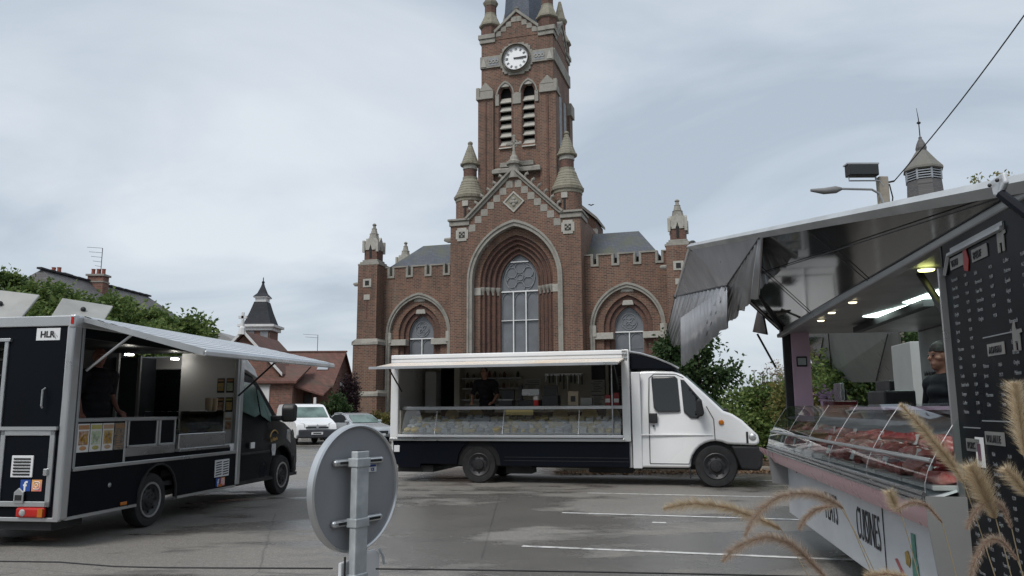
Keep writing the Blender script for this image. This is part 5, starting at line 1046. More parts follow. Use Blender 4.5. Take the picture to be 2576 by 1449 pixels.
words = ['Rumsteck', 'Faux filet', 'Entrecôte', 'Bavette', 'Onglet', 'Paleron', 'Jarret', 'Gîte', 'Macreuse', 'Côte', 'Rôti', 'Tende', 'Steak haché', 'Langue', 'Collier', 'Poitrine', 'Épaule', 'Gigot', 'Filet', 'Selle']
k = 0
for c, s_ in enumerate((-1.99, -2.27, -2.58, -2.9)):
    for z0, z1 in (((2.13, 1.42), (1.24, .2)), ((2.12, 1.84), (1.68, 1.46), (1.28, .2)), ((2.12, .2),), ((2.12, .2),))[c]:
        n_ = int((z0 - z1) / .044); a_ = [words[(k + q) % 20] for q in range(n_)]; b2 = [str(9 + (k + q) % 17) + ',' + str(50 + (k + q) * 7 % 50) for q in range(n_)]; k += n_
        for bod, dx, sz in ((a_, 0, .026), (b2, .16, .022)):
            o = text('\n'.join(bod), sz, CHALK, RT, basis((s_ - dx, .0225, z0), (-1, 0, 0), (0, 0, 1)), 'menu_lines', sx=.75, depth=.0005, line=.044 / sz); o['kind'] = 'stuff'
for s0, s1, z in ((-2.3, -2.6, 1.815), (-1.97, -2.17, 1.40), (-2.2, -2.5, 1.435)): MB().box(s1, s0, .022, .025, z, z + .006).build('board_rule', CHALK, RT)
# ---------------- raised flap with glossy underside
A_ = RT_I @ (CAM + ray(1735, 622) * 1); 
far_o = rtp(1735, 622, 1.02); near_o = Vector((-3.0, .02, 2.37)); far_i = Vector((3.45, .0, 2.44)); near_i = Vector((-3.0, -.02, 2.36))
UND = mat('glossy_grey_underside', (.13, .132, .13), .05, .6, .1, .7, spec=.8, rv=.03)
n_ = (near_o - far_o).cross(far_i - far_o).normalized(); n_ = n_ if n_.z > 0 else -n_
# flap panel split at the curtain; straight plane between hinge and outer rail
fl = MB().prism([far_i, near_i, near_o, far_o], n_ * .03).build('flap', UND, RT)
rail = MB(); d_ = (near_o - far_o).normalized(); e_ = n_.cross(d_).normalized()
rail.prism([far_o - d_ * .03 - n_ * .02 - e_ * .03, far_o - d_ * .03 + n_ * .03 - e_ * .03, far_o - d_ * .03 + n_ * .03 + e_ * .03, far_o - d_ * .03 - n_ * .02 + e_ * .03], near_o - far_o); rail.build('flap_rail', mat('grey_rail', (.50, .52, .53), .4, .3), fl)
MB().ball(far_o + n_ * .05, .05, 8, 6).build('flap_corner', BLACKP, fl); MB().tube([far_i, far_o], .02, 6).build('flap_end', ALU, fl)
md = far_o.lerp(near_o, .42); MB().prism([far_i.lerp(near_i, .0) * 1 - n_ * .012, far_i.lerp(near_i, .004) - n_ * .012, far_o.lerp(near_o, .004) - n_ * .012, far_o - n_ * .012], -n_ * .01).build('flap_rib', BLACKP, fl)
for f_ in (.28, .6): p, q = far_i.lerp(near_i, f_), far_o.lerp(near_o, f_); MB().tube([p - n_ * .01, q - n_ * .01], .004, 5).build('flap_joint', SEAM, fl)
MB().tube([far_i.lerp(far_o, .55) - n_ * .01, near_i.lerp(near_o, .55) - n_ * .01], .004, 5).build('flap_joint', SEAM, fl)
# bracket and struts
br = rtp(2520, 462, .16); MB().prism([br + Vector((.06, 0, .03)), br + Vector((-.06, 0, .03)), br + Vector((-.07, 0, -.015)), br + Vector((-.015, 0, -.055)), br + Vector((.04, 0, -.04))], (0, .02, 0)).build('flap_bracket', SKW, fl, bevel=.008)
for dx in (.035, -.035): MB().ball(br + Vector((dx, .03, .005)), .008, 8, 6).build('bolt', BLACKP, fl)
MB().tube([br + Vector((-.03, .02, -.05)), Vector((br.x - .35, .03, 1.95))], .02, 8).build('flap_strut', NAVY, fl)
MB().prism([rtp(*p, -.25) for p in ((2262, 642), (2300, 632), (2312, 685), (2300, 672))], (0, -.02, 0)).build('strut_plate', BLACKP, fl)
MB().tube([rtp(2305, 675, -.25), rtp(2395, 812, -.10)], .022, 8).build('flap_strut', BLACKP, fl)
MB().tube([rtp(1912, 745, .30), rtp(1972, 835, -.02)], .03, 6).build('flap_strut', BLACKP, fl); MB().tube([rtp(1905, 840, .25), rtp(1952, 925, .05)], .014, 6).build('gas_strut', BLACKP, fl); MB().prism([rtp(*p, .2) for p in ((1905, 780), (1920, 800), (1928, 842), (1893, 835))], (0, -.02, 0)).build('strut_plate', mat('bronze_plate', (.12, .09, .08), .4), fl)
# silver pleated curtain at the far end of the flap
SILV = mat('silver_fabric', (.36, .37, .39), .35, .4, .2, 2.0, (.25, .255, .265)); SILV2 = mat('silver_pleats', (.50, .51, .53), .38, .35, .2, 2.0, (.36, .365, .38))
Bp = far_o.lerp(near_o, .0)
def edge_pt(px, py):        # point of the outer rail seen at that pixel column
    best = min((i / 400 for i in range(400)), key=lambda t_: abs(px_of(far_o.lerp(near_o, t_)) - px)); return far_o.lerp(near_o, best)
def px_of(p):
    d = RT_M @ p - CAM; return CX + F * d.dot(_rt) / d.dot(_fw)
B_ = edge_pt(1918, 598)
L1 = rtp(1699, 746, 1.02); L2 = rtp(1667, 878, 1.02); L3 = rtp(1715, 923, .95); Cc = rtp(1828, 718, .72); Rr = rtp(1908, 741, B_.y - .06)
cu = MB(); cu.add([far_o, B_, Cc, L1], [(0, 1, 2, 3)]); c1 = cu.build('curtain_lining', SILV, fl)
so_ = c1.modifiers.new('t', 'SOLIDIFY'); so_.thickness = .008
def pleat(m, a0, a1, b0, b1, n_, amp, out):
    top = [a0.lerp(a1, i / n_) + out * (amp * .5 * math.sin(i * 1.57)) for i in range(n_ + 1)]; bot = [b0.lerp(b1, i / n_) + out * (amp * 1.3 * math.sin(i * 1.57 + .4)) + Vector((0, 0, .022 * math.sin(i * .9) + random.uniform(-.01, .01))) for i in range(n_ + 1)]
    mid = [top[i].lerp(bot[i], .5) + out * random.uniform(-.006, .006) for i in range(n_ + 1)]; m.grid([top, mid, bot])
m_ = MB(); outv = Vector((-.5, .85, 0)); pleat(m_, L1, Cc, L2, rtp(1775, 850, .80), 64, .022, outv); pleat(m_, Cc, B_.lerp(Cc, .02), L3.lerp(Rr, .38), Rr, 48, .018, outv); pleat(m_, rtp(1712, 800, .97), Cc, L3, rtp(1830, 818, .72), 56, .02, outv)
cp = m_.build('curtain_pleats', SILV2, c1, smooth=True); so_ = cp.modifiers.new('t', 'SOLIDIFY'); so_.thickness = .004
MB().tube([B_, Rr], .012, 6).build('curtain_pole', ALU, c1); MB().tube([far_o, L1], .022, 6).build('curtain_pole', ALU, c1); MB().tube([L1, L2], .014, 6).build('curtain_pole', BLACKP, c1); MB().tube([L1, Cc], .012, 6).build('curtain_seam', SEAM, c1); MB().tube([Cc, B_], .008, 6).build('curtain_seam', SEAM, c1)
MB().ball(L1, .045, 8, 6).build('curtain_clamp', BLACKP, c1)
# ------------------------------------------------------------------ background houses
HBR = brickmat('house_brick', (.21, .085, .06), (.12, .05, .038), (.18, .145, .12)); TILE = slatemat('red_roof_tiles', (.16, .07, .052), (.10, .047, .038), .25, .22, (.09, .062, .048), .8)
SLD = slatemat('dark_roof_slate', (.03, .033, .04), (.02, .023, .028), rough=.85); SLG = slatemat('grey_roof_slate', (.12, .115, .115), (.09, .088, .09)); TRIMW = mat('white_trim', (.66, .66, .65), .6, 0, .06); ZINC = mat('zinc', (.33, .35, .37), .45, .4)
HA = thing('brick_house', 'brick house with white gable trim and stone cross beside the dark spired turret', 'house', (0, 0, 0))
def roofpair(P, x0, x1, yr, zr, yf, zf, yb, zb, m_, th=.12):
    MB().prism([(x0, yf, zf), (x0, yr, zr), (x0, yr, zr - th), (x0, yf, zf - th)], (x1 - x0, 0, 0)).build('roof_slope', m_, P); MB().prism([(x0, yb, zb), (x0, yr, zr), (x0, yr, zr - th), (x0, yb, zb - th)], (x1 - x0, 0, 0)).build('roof_slope', m_, P)
xa, xl, xr_ = -16.35, -18.6, -14.1
MB().prism([(xl, 47, 0), (xr_, 47, 0), (xr_, 47, 3.7), (xa, 47, 6.05), (xl, 47, 3.7)], (0, 7, 0)).build('wall', HBR, HA)
for sx, xe in ((-1, xl - .25), (1, xr_ + .25)):
    MB().prism([(xa, 46.8, 6.35), (xe, 46.8, 3.72), (xe, 46.8, 3.5), (xa, 46.8, 6.1)], (0, 7.2, 0)).build('roof_slope', TILE, HA); MB().prism([(xa, 46.72, 6.42), (xe, 46.72, 3.76), (xe, 46.72, 3.58), (xa, 46.72, 6.2)], (0, .1, 0)).build('verge_board', TRIMW, HA)
mb = MB(); mb.lathe([(.25, 6.1), (.2, 6.5), (.13, 6.6), (.1, 7.0)], (xa - .05, 46.8, 0), 8); mb.box(xa - .12, xa + .02, 46.73, 46.87, 6.8, 7.45); mb.box(xa - .3, xa + .2, 46.73, 46.87, 7.08, 7.24); mb.build('stone_cross', TRIMW, HA)
HB = thing('brick_house', 'long low brick house with red tiled roof and gable beside church', 'house', (0, 0, 0))
MB().prism([(-11.3, 49, 0), (-11.3, 55.2, 0), (-11.3, 55.2, 3.3), (-11.3, 52, 5.2), (-11.3, 49, 3.1)], (-4.0, 0, 0)).build('wall', HBR, HB)
roofpair(HB, -15.6, -11.15, 52, 5.4, 48.5, 3.05, 55.5, 3.05, TILE); MB().box(-15.6, -11.1, 51.9, 52.1, 5.38, 5.48).build('ridge', TILE, HB)
MB().prism([(-11.28, 50.9, 2.2), (-11.28, 51.9, 2.2), (-11.28, 51.9, 3.4), (-11.28, 50.9, 3.4)], (.06, 0, 0)).build('window', TRIMW, HB)
MB().box(-17.3, -13.1, 46.4, 48.9, 0, 3.3).build('front_annexe', HBR, HB); MB().prism([(-17.4, 46.1, 3.25), (-17.4, 49.4, 4.35), (-17.4, 49.4, 4.23), (-17.4, 46.1, 3.12)], (4.6, 0, 0)).build('annexe_roof', TILE, HB)
MB().prism([(-13.2, 46.6, 3.05), (-13.2, 49, 3.7), (-13.2, 49, 3.6), (-13.2, 46.6, 2.95)], (1.9, 0, -.6)).build('porch_roof', TILE, HB); MB().box(-11.9, -11.75, 46.7, 46.85, 0, 2.3).build('porch_post', TRIMW, HB); MB().box(-13.0, -12.6, 48.8, 49.02, 1.6, 2.5).build('window', SEAM, HB)
wq = MB().box(-15.05, -14.45, 46.33, 46.45, 1.75, 2.95).build('shuttered_window', TRIMW, HB); MB().box(-15.2, -14.3, 46.3, 46.4, 1.65, 1.75).build('sill', STONEW, wq); MB().box(-15.1, -14.4, 46.3, 46.4, 2.95, 3.08).build('lintel', STONEW, wq)
sk_ = rot = MB().prism([(-12.6, 50.0, 4.08), (-11.9, 50.0, 4.08), (-11.9, 50.7, 4.55), (-12.6, 50.7, 4.55)], (0, -.02, .05)).build('skylight', ALU, HB)
TU = thing('house_turret', 'square brick turret with white cornice and dark slate spire', 'turret', (-18.25, 56, 0))
MB().box(-.95, .95, -.95, .95, 0, 7.3).build('wall', HBR, TU); mb = MB(); mb.box(-1.0, 1.0, -1.0, 1.0, 6.3, 6.6); mb.box(-1.12, 1.12, -1.12, 1.12, 7.2, 7.45); mb.box(-1.3, 1.3, -1.3, 1.3, 7.45, 7.62); mb.box(-1.0, 1.0, -1.02, -.9, 4.6, 5.6); mb.build('cornice', TRIMW, TU)
for x in (-.45, .55): MB().box(x - .28, x + .28, -1.0, -.9, 6.62, 7.15).build('louvre_window', LEAD, TU)
def sq(pr, P, nm, m_): return MB().lathe([(r * 1.414, z) for r, z in pr], (0, 0, 0), 4, a0=math.pi / 4).build(nm, m_, P)
sq([(1.12, 7.62), (.95, 7.75), (.66, 8.6), (.45, 9.35)], TU, 'spire_base', SLD); sq([(.40, 9.35), (.40, 9.62), (.52, 9.66), (.52, 9.72)], TU, 'spire_collar', TRIMW); sq([(.54, 9.72), (.3, 10.0), (.12, 10.5), (.06, 10.75)], TU, 'spire_top', SLD); MB().lathe([(.07, 10.7), (.12, 10.85), (.04, 10.95), (.03, 11.2)], (0, 0, 0), 8).build('finial', IRON, TU)
def antenna(label, base, h, n_=4, L_=.9):
    A_ = thing('tv_antenna', label, 'antenna', base); MB().tube([(0, 0, 0), (0, 0, h)], .02, 5).build('mast', IRON, A_)
    for k in range(n_): MB().tube([(0, 0, h - k * h * .17), (-L_ * (1 - .15 * k), 0, h - k * h * .17 + .06)], .012, 4).build('boom', IRON, A_)
antenna('thin television aerial on the red tiled house roof', (-13.1, 52, 5.45), 1.1, 2, 1.0)
# house behind the left trees
HC_ = thing('slate_house', 'grey slate roofed house with brick chimneys behind the left trees', 'house', (0, 0, 0))
MB().box(-27, -18.7, 36.5, 51, 0, 5.3).build('wall', HBR, HC_)
mb = MB(); mb.add([(-22.9, 37, 8.35), (-22.4, 47, 8.5), (-18.3, 36, 5.2), (-18.3, 51.4, 5.2), (-27.4, 36, 5.2), (-27.4, 51.4, 5.2)], [(0, 2, 3, 1), (1, 3, 5), (0, 1, 5, 4), (0, 4, 2)]); mb.build('roof', SLG, HC_)
for k in range(14): MB().box(-.12, .12, -.36, .36, -.03, .06).build('ridge_tile', SLD, HC_, loc=(-22.9 + .05 * k * .75, 37.2 + k * .75, 8.4 + .011 * k))
for cx, cy, zt, n_ in ((-22.35, 41.2, 8.72, 3), (-23.3, 39.2, 8.45, 2)):
    c = MB(); c.box(cx - .42, cx + .42, cy - .3, cy + .3, 7, zt); ch = c.build('chimney', HBR, HC_); mb = MB(); mb.box(cx - .5, cx + .5, cy - .38, cy + .38, zt, zt + .1); mb.box(cx - .46, cx + .46, cy - .34, cy + .34, zt - .35, zt - .27); mb.build('chimney_cap', STONE, ch)
    for q in range(n_): MB().lathe([(.1, zt + .1), (.09, zt + .35), (.11, zt + .42), (.08, zt + .42)], (cx - .3 + q * .28, cy, 0), 10).build('chimney_pot', mat('terracotta', (.26, .08, .05), .8), ch)
antenna('television aerial with several bars on the left chimney', (-22.25, 41.2, 8.8), 1.5, 5, .85)
HD = thing('grey_house', 'small grey roof showing between the trees and the brick gable', 'house', (0, 0, 0)); p = at(535, 835, 50)
MB().prism([(p.x - 1.2, 50, 0), (p.x + 1.3, 50, 0), (p.x + 1.3, 50, p.z - .5), (p.x + .4, 50, p.z), (p.x - 1.2, 50, p.z)], (0, 4, 0)).build('wall', stonemat('grey_render', (.33, .33, .33)), HD); MB().box(p.x - .7, p.x + .2, 49.9, 50.02, p.z - .55, p.z - .1).build('window', LEAD, HD)
# belfry lantern far right
BF = thing('belfry_lantern', 'slate clad belfry lantern with weather vane rising behind the raised flap', 'belfry', (33.1, 60, 0), R(20))
MB().box(-1.5, 1.5, -1.5, 1.5, 0, 17).build('tower', HBR, BF); OC = lambda pr, nm, m_: MB().lathe(pr, (0, 0, 0), 8, a0=math.pi / 8).build(nm, m_, BF)
OC([(1.62, 16.5), (1.40, 18.0), (1.32, 19.35)], 'slate_skirt', SLG); OC([(1.2, 19.35), (1.2, 20.2)], 'louvre_core', DARK)
for k in range(8):
    a = k * math.pi / 4 + math.pi / 8; MB().box(-.07, .07, -.07, .07, 19.35, 20.25, M=Matrix.Rotation(a, 4, 'Z') @ Matrix.Translation((1.3, 0, 0))).build('louvre_post', ZINC, BF)
    for q in range(4): MB().box(-.02, .1, -.46, .46, 19.42 + q * .2, 19.5 + q * .2, M=Matrix.Rotation(a + math.pi / 8, 4, 'Z') @ Matrix.Translation((1.17, 0, 0))).build('louvre_slat', ZINC, BF)
OC([(1.36, 20.2), (1.52, 20.28), (1.5, 20.45), (1.1, 20.95), (.72, 21.5), (.42, 21.95)], 'roof', stonemat('mossy_slate', (.17, .165, .15), (.15, .14, .08), .6)); OC([(.40, 21.95), (.44, 22.2), (.36, 22.5), (.2, 22.85), (.12, 23.0), (.14, 23.1), (.05, 23.2)], 'cupola', SLG)
MB().tube([(0, 0, 23.1), (0, 0, 24.7), (-.12, 0, 25.6)], [.05, .04, .015], 6).build('vane_spike', IRON, BF); MB().ball((0, 0, 24.35), .14, 8, 6, (1.3, 1, .8)).build('vane_ball', IRON, BF)
# lamp post with floodlight
LP = thing('lamp_post', 'concrete lamp post with street lamp arm and square black floodlight', 'street lamp', (7.93, 16, 0)); CONC = stonemat('pole_concrete', (.32, .29, .24), (.16, .13, .09), .4, 3)
MB().prism([(-.14, -.12, 0), (.14, -.12, 0), (.14, .12, 0), (-.14, .12, 0)], (0, 0, 5.2)).build('pole_base', CONC, LP, bevel=.02); MB().box(-.10, .10, -.09, .09, 5.2, 6.38).build('pole', CONC, LP, bevel=.02)
MB().tube([(-.05, -.1, 5.75), (-.12, -.1, 5.98), (-.28, -.1, 6.08), (-.95, -.1, 6.1)], .025, 8).build('lamp_arm', ALUM, LP); MB().tube([(-.92, -.1, 6.10), (-1.05, -.1, 6.08), (-1.3, -.1, 6.05), (-1.58, -.1, 6.07)], [.03, .08, .07, .03], 10).build('lamp_head', mat('lamp_grey', (.2, .2, .2), .5), LP, smooth=True)
fd_ = MB().box(-.78, -.14, -.2, .02, 6.37, 6.62).build('floodlight', BLACKP, LP, bevel=.02); MB().box(-.76, -.16, -.21, -.2, 6.39, 6.60).build('floodlight_glass', VGLASS, fd_); MB().box(-.8, -.12, -.18, .04, 6.62, 6.65).build('floodlight_hood', ALUM, fd_)
MB().tube([(-.74, -.08, 6.45), (-.74, -.08, 6.28), (-.1, -.08, 6.28), (-.02, -.08, 6.16)], .018, 6).build('floodlight_bracket', ALUM, LP); MB().tube([(-.17, -.08, 6.40), (-.17, -.08, 6.28)], .018, 6).build('floodlight_bracket', ALUM, LP)
MB().tube([(.1, -.05, 6.25), (.22, -.08, 6.27)], .02, 6).build('insulator', IRON, LP); MB().tube([(.1, -.1, 6.2), (.14, -.12, 5.9), (.09, -.12, 5.6)], .015, 5).build('cable_tail', IRON, LP)
e_ = at(2640, -50, 11); s0 = Vector((8.15, 15.92, 6.27)); o = MB().tube([s0.lerp(e_, k / 10) - Vector((0, 0, .1 * math.sin(math.pi * k / 10))) for k in range(11)], .012, 5).build('overhead_wire', IRON); tag(o, 'thin overhead wire running from the lamp post to top right', 'wire')
o = MB(); c = at(1487, 516, 45); o.add([c + Vector((-.2, 0, .03)), c + Vector((-.1, 0, .07)), c, c + Vector((.1, 0, .07)), c + Vector((.2, 0, .03)), c + Vector((0, 0, -.05)), c + Vector((0, -.05, .01))], [(0, 1, 2, 5), (2, 3, 4, 5), (1, 2, 6), (2, 3, 6)]); o = o.build('bird', IRON); so_ = o.modifiers.new('t', 'SOLIDIFY'); so_.thickness = .02; tag(o, 'small bird flying right of the church turret', 'bird')
# ------------------------------------------------------------------ parked cars
def carbody(P, prof, wd, paint, wheels, wr, wm, z0, tum): 
    cab(P, prof, wd, paint, z0, tum, 'body', .11, -wd / 2)
    for x in wheels:
        for s_ in (-1, 1): MB().box(x - .36, x + .36, s_ * (wd / 2 - .3) - .2, s_ * (wd / 2 - .3) + .2, .3, .68).build('wheel_housing', DARK, P); wheel(P, x, s_ * (wd / 2 - .1), wr, .2, wm, s_)
pv = on_ground(800, 1119)
KV = thing('parked_van', 'white panel van with dark grey bumper parked beyond the black truck', 'van', (pv.x - 1.05, pv.y + 1.55, 0), math.atan2(-.86, .5)); Z = [(-1.95, .3), (-1.4, .3)] + arc(-1.05, .33, .36, 180, 0) + [(.95, .3)] + arc(1.32, .33, .36, 180, 0) + [(1.95, .3), (2.08, .45), (2.08, .72), (1.98, .92), (1.45, 1.10), (1.1, 1.18), (.55, 1.68), (.3, 1.78), (-.4, 1.83), (-1.8, 1.80), (-1.98, 1.6), (-2.02, .6)]
carbody(KV, Z, 1.80, VWHITE, (-1.05, 1.32), .32, RIMB, 1.05, .16)
MB().prism([(1.08, -.78, 1.21), (.60, -.68, 1.66), (.60, .68, 1.66), (1.08, .78, 1.21)], (.015, 0, .02)).build('windscreen', VGLASSG, KV); sidepoly(KV, [(.95, 1.15), (.5, 1.62), (-.2, 1.66), (-.2, 1.15)], 'door_window', VGLASS, 1.05, .16, .006, y0=-.9)
MB().prism([(1.92, -.88, .30), (2.12, -.80, .32), (2.13, -.8, .66), (1.95, -.88, .74)], (0, 1.76, 0)).build('bumper', mat('grey_bumper', (.05, .052, .06), .5), KV, bevel=.04); MB().box(2.05, 2.13, -.5, .5, .74, .80).build('grille', BLACKP, KV); MB().box(2.05, 2.12, -.42, .42, .82, .86).build('chrome_bar', ALU, KV); mb = MB().prism([(2.13, 0, .92), (2.13, .08, .81), (2.13, 0, .70), (2.13, -.08, .81)], (.02, 0, 0)).build('badge', ALU, KV)
pt = MB().box(2.125, 2.14, -.26, .26, .46, .57).build('number_plate', PAPER, KV); MB().box(2.14, 2.143, -.18, .18, .49, .54).build('plate_characters', IRON, pt)
for s_ in (-1, 1): MB().prism([(1.90, s_ * .88, .76), (2.07, s_ * .55, .76), (2.0, s_ * .55, .93), (1.70, s_ * .88, 1.0)], (0, s_ * -.02, .01)).build('headlight', LENS, KV, bevel=.01); MB().box(.75, .92, s_ * .92 - .09, s_ * .92 + .09, 1.12, 1.3).build('mirror', BLACKP, KV, bevel=.04)
pc = on_ground(890, 1114)
KC = thing('parked_car', 'silver grey coupe parked in front of the church corner', 'car', (pc.x, pc.y + .5, 0), math.atan2(-.72, .69)); Z = [(-2.0, .28), (-1.62, .28)] + arc(-1.25, .31, .34, 180, 0) + [(.95, .26)] + arc(1.32, .31, .34, 180, 0) + [(1.95, .28), (2.08, .42), (2.05, .62), (1.85, .74), (1.2, .86), (.85, .93), (.25, 1.30), (-.2, 1.40), (-.8, 1.36), (-1.5, 1.0), (-2.0, .92), (-2.1, .7), (-2.08, .45)]
GREYP = mat('silver_metallic_paint', (.52, .55, .58), .25, .35, .08, 1.2, coat=.6); carbody(KC, Z, 1.78, GREYP, (-1.25, 1.32), .31, RIMS, .85, .32)
MB().prism([(.86, -.76, .945), (.30, -.62, 1.295), (.30, .62, 1.295), (.86, .76, .945)], (.012, 0, .018)).build('windscreen', VGLASSG, KC); sidepoly(KC, [(.62, .95), (.12, 1.27), (-.2, 1.34), (-.75, 1.30), (-1.25, 1.02), (-1.2, .95)], 'side_window', VGLASS, .85, .32, .008, y0=-.89)
MB().tube([(.86, -.76, .95), (.28, -.72, 1.30), (-.2, -.72, 1.40), (-.8, -.72, 1.37)], .025, 6).build('roof_trim', ALU, KC)
for s_ in (-1, 1): MB().prism([(1.75, s_ * .86, .60), (2.02, s_ * .6, .58), (2.0, s_ * .6, .70), (1.7, s_ * .86, .74)], (0, s_ * -.02, .012)).build('headlight', LENS, KC, bevel=.01); MB().box(.55, .72, s_ * .9 - .1, s_ * .9 + .08, .95, 1.07).build('mirror', GREYP, KC, bevel=.04)
MB().box(2.02, 2.09, -.4, .4, .42, .58).build('grille', BLACKP, KC); MB().box(2.07, 2.10, -.25, .25, .36, .46).build('number_plate', PAPER, KC)
# ------------------------------------------------------------------ blue parking sign far off
p = at(1163 * .671, 1552 * .671, 40); PS = thing('street_sign', 'small blue square sign beyond the white van', 'sign', (p.x, 40, 0)); MB().tube([(0, 0, 0), (0, 0, p.z + .1)], .03, 6).build('post', ALUM, PS); MB().box(-.2, .2, -.04, -.03, p.z - .22, p.z + .22).build('plate', FBB, PS); MB().box(-.04, .06, -.05, -.04, p.z - .12, p.z + .12).build('symbol', WHT, PS)
SH = thing('bus_shelter', 'low pale canopy in front of the brick house beyond the van', 'shelter', (0, 0, 0)); p = at(800, 1030, 43); MB().box(p.x - .9, p.x + .8, 42.4, 44, p.z - .08, p.z).build('canopy', ZINC, SH); MB().box(p.x + .65, p.x + .72, 42.6, 42.7, 0, p.z - .08).build('post', TRIMW, SH); MB().box(p.x - .85, p.x - .78, 42.6, 42.7, 0, p.z - .08).build('post', TRIMW, SH)
# ------------------------------------------------------------------ round sign seen from the back, post, lower plate, rope
GALV = mat('galvanised_steel', (.42, .46, .48), .5, .3, .3, 14, (.58, .62, .64)); SGREY = mat('sign_back_grey', (.34, .35, .37), .42, .1, .06, 2.0)
SG = thing('round_sign', 'back of a round grey road sign on a galvanised post', 'road sign', (-.745, 4.0, 0), R(90 - 31))   # local x runs along the disc, y away from camera
disc = MB().lathe([(.325, -.012), (.333, -.008), (.333, .012), (.325, .016), (.318, .006), (.001, .006)], (0, .05, 1.115), 56, axis='y', caps=False); d = MB()
dd = MB(); dd.lathe([(.001, .0), (.298, .0), (.302, -.012), (.313, -.014), (.315, .02), (.001, .022)], (.0, .06, 1.115), 64, axis='y', caps=False); disc = dd.build('sign_disc', SGREY, SG, smooth=True)
MB().lathe([(.302, -.012), (.308, -.02), (.317, -.014), (.318, .02), (.31, .024)], (0, .06, 1.115), 64, axis='y', caps=False).build('disc_rim', ALU, SG, smooth=True)
PX = -.05
MB().box(PX - .045, PX + .045, -.03, .012, 0, 1.302).build('post', GALV, SG, bevel=.006); MB().box(PX - .042, PX + .042, -.027, .009, 1.302, 1.303).build('post_hole', DARK, SG)
for z in (1.245, .955):
    q = MB(); q.tube([(-.165, .045, z), (.165, .045, z)], .018, 10); q.ball((-.165, .045, z), .0185, 10, 6); q.ball((.165, .045, z), .0185, 10, 6); rl = q.build('clamp_rail', ALU, SG, smooth=True); MB().box(-.15, .15, .022, .028, z - .006, z + .006).build('rail_slot', DARK, rl)
    MB().box(PX - .05, PX + .05, -.036, .03, z - .022, z + .022).build('clamp_band', GALV, rl, bevel=.005)
st = MB().box(.075, .145, .052, .0585, 1.185, 1.225).build('maker_sticker', WHT, SG); MB().box(.08, .14, .051, .052, 1.212, 1.222).build('sticker_band', FBB, st)
text('CE', .022, FBB, st, basis((.10, .0505, 1.19), (1, 0, 0), (0, 0, 1)))
LB = MB().prism([(-.125, .03, .55), (.16, .03, .55), (.16, .03, .775), (.12, .03, .80), (-.06, .03, .775), (-.125, .03, .77)], (0, .02, 0)).build('lower_plate', PWHITE, SG, bevel=.006); MB().tube([(.14, .02, .80), (.16, .01, .76), (.17, .01, .72)], .008, 6).build('hook', GALV, LB); MB().box(PX - .05, PX + .05, -.036, .02, .68, .715).build('clamp_band', GALV, SG, bevel=.005); MB().tube([(-.12, .01, .8), (-.12, .01, .5)], .006, 6).build('lower_plate_edge', BLACKP, LB)
pts = [at(x, y, Y) for x, y, Y in ((-60, 1409, 4.6), (0, 1412, 4.55), (150, 1414, 4.45), (200, 1418, 4.4), (290, 1425, 4.35), (420, 1428, 4.3), (620, 1429, 4.2), (836, 1430, 3.95))]; o = MB().tube(pts, .0045, 6).build('barrier_rope', BLACKP); tag(o, 'thin black barrier cable left of the round sign', 'cable')
pts = [at(x, y, Y) for x, y, Y in ((945, 1431, 4.05), (1200, 1434, 4.1), (1500, 1439, 4.1), (1800, 1445, 4.1), (2100, 1452, 4.1))]; o = MB().tube(pts, .0045, 6).build('barrier_rope', BLACKP); tag(o, 'thin black barrier cable right of the round sign', 'cable')
# ------------------------------------------------------------------ vegetation
def leaf(m, p, L_, wd, d=None):
    d = d or Vector((random.gauss(0, 1), random.gauss(0, 1), random.gauss(0, 1))).normalized(); s_ = d.orthogonal().normalized(); s_ = (Matrix.Rotation(random.uniform(0, 6.28), 3, d) @ s_) * wd; up = d.cross(s_).normalized() * wd * .35
    m.add([p, p + d * L_ * .5 + s_ + up, p + d * L_, p + d * L_ * .5 - s_ + up], [(0, 1, 2), (0, 2, 3)])
def crown(m, c, rad, n_, L_, wd, clumps=26, spread=.34, droop=.2):
    c = Vector(c); cs = []
    for k in range(clumps):
        a = random.uniform(0, 6.28); z = random.uniform(-.75, 1); r = math.sqrt(max(0, 1 - z * z)) * random.uniform(.45, .95); cs.append((Vector((r * math.cos(a) * rad[0], r * math.sin(a) * rad[1], z * rad[2] * random.uniform(.7, 1.0))), random.uniform(.6, 1.2)))
    for k in range(n_):
        q, s_ = random.choice(cs); g = Vector((random.gauss(0, 1), random.gauss(0, 1), random.gauss(0, .8))); g = g.normalized() * abs(random.gauss(.75, .35)) * spread * s_; p = c + q + Vector((g.x * rad[0], g.y * rad[1], g.z * rad[2]))
        d = (g.normalized() * .8 + Vector((random.gauss(0, .6), random.gauss(0, .6), random.gauss(-droop, .5)))).normalized(); leaf(m, p, L_ * random.uniform(.6, 1.25), wd * random.uniform(.7, 1.2), d)
BARK = stonemat('bark', (.10, .075, .055), (.06, .06, .035), .4, 5)
def limbs(P, base, top, rad, r0):
    base, top = Vector(base), Vector(top); m = MB(); mid = base.lerp(top, .5) + Vector((random.uniform(-.1, .1), random.uniform(-.1, .1), 0)); m.tube([base, base.lerp(mid, .5), mid, top], [r0 * 1.3, r0, r0 * .85, r0 * .6], 9)
    for k in range(9):
        a = k * 2.4; e_ = top + Vector((math.cos(a) * rad[0] * .8, math.sin(a) * rad[1] * .8, rad[2] * random.uniform(-.2, .9))); h = top.lerp(e_, .5) + Vector((0, 0, .15)); m.tube([top - Vector((0, 0, .1 * k * .3)), h, e_], [r0 * .45, r0 * .28, r0 * .08], 6)
    return m.build('trunk', BARK, P, smooth=True)
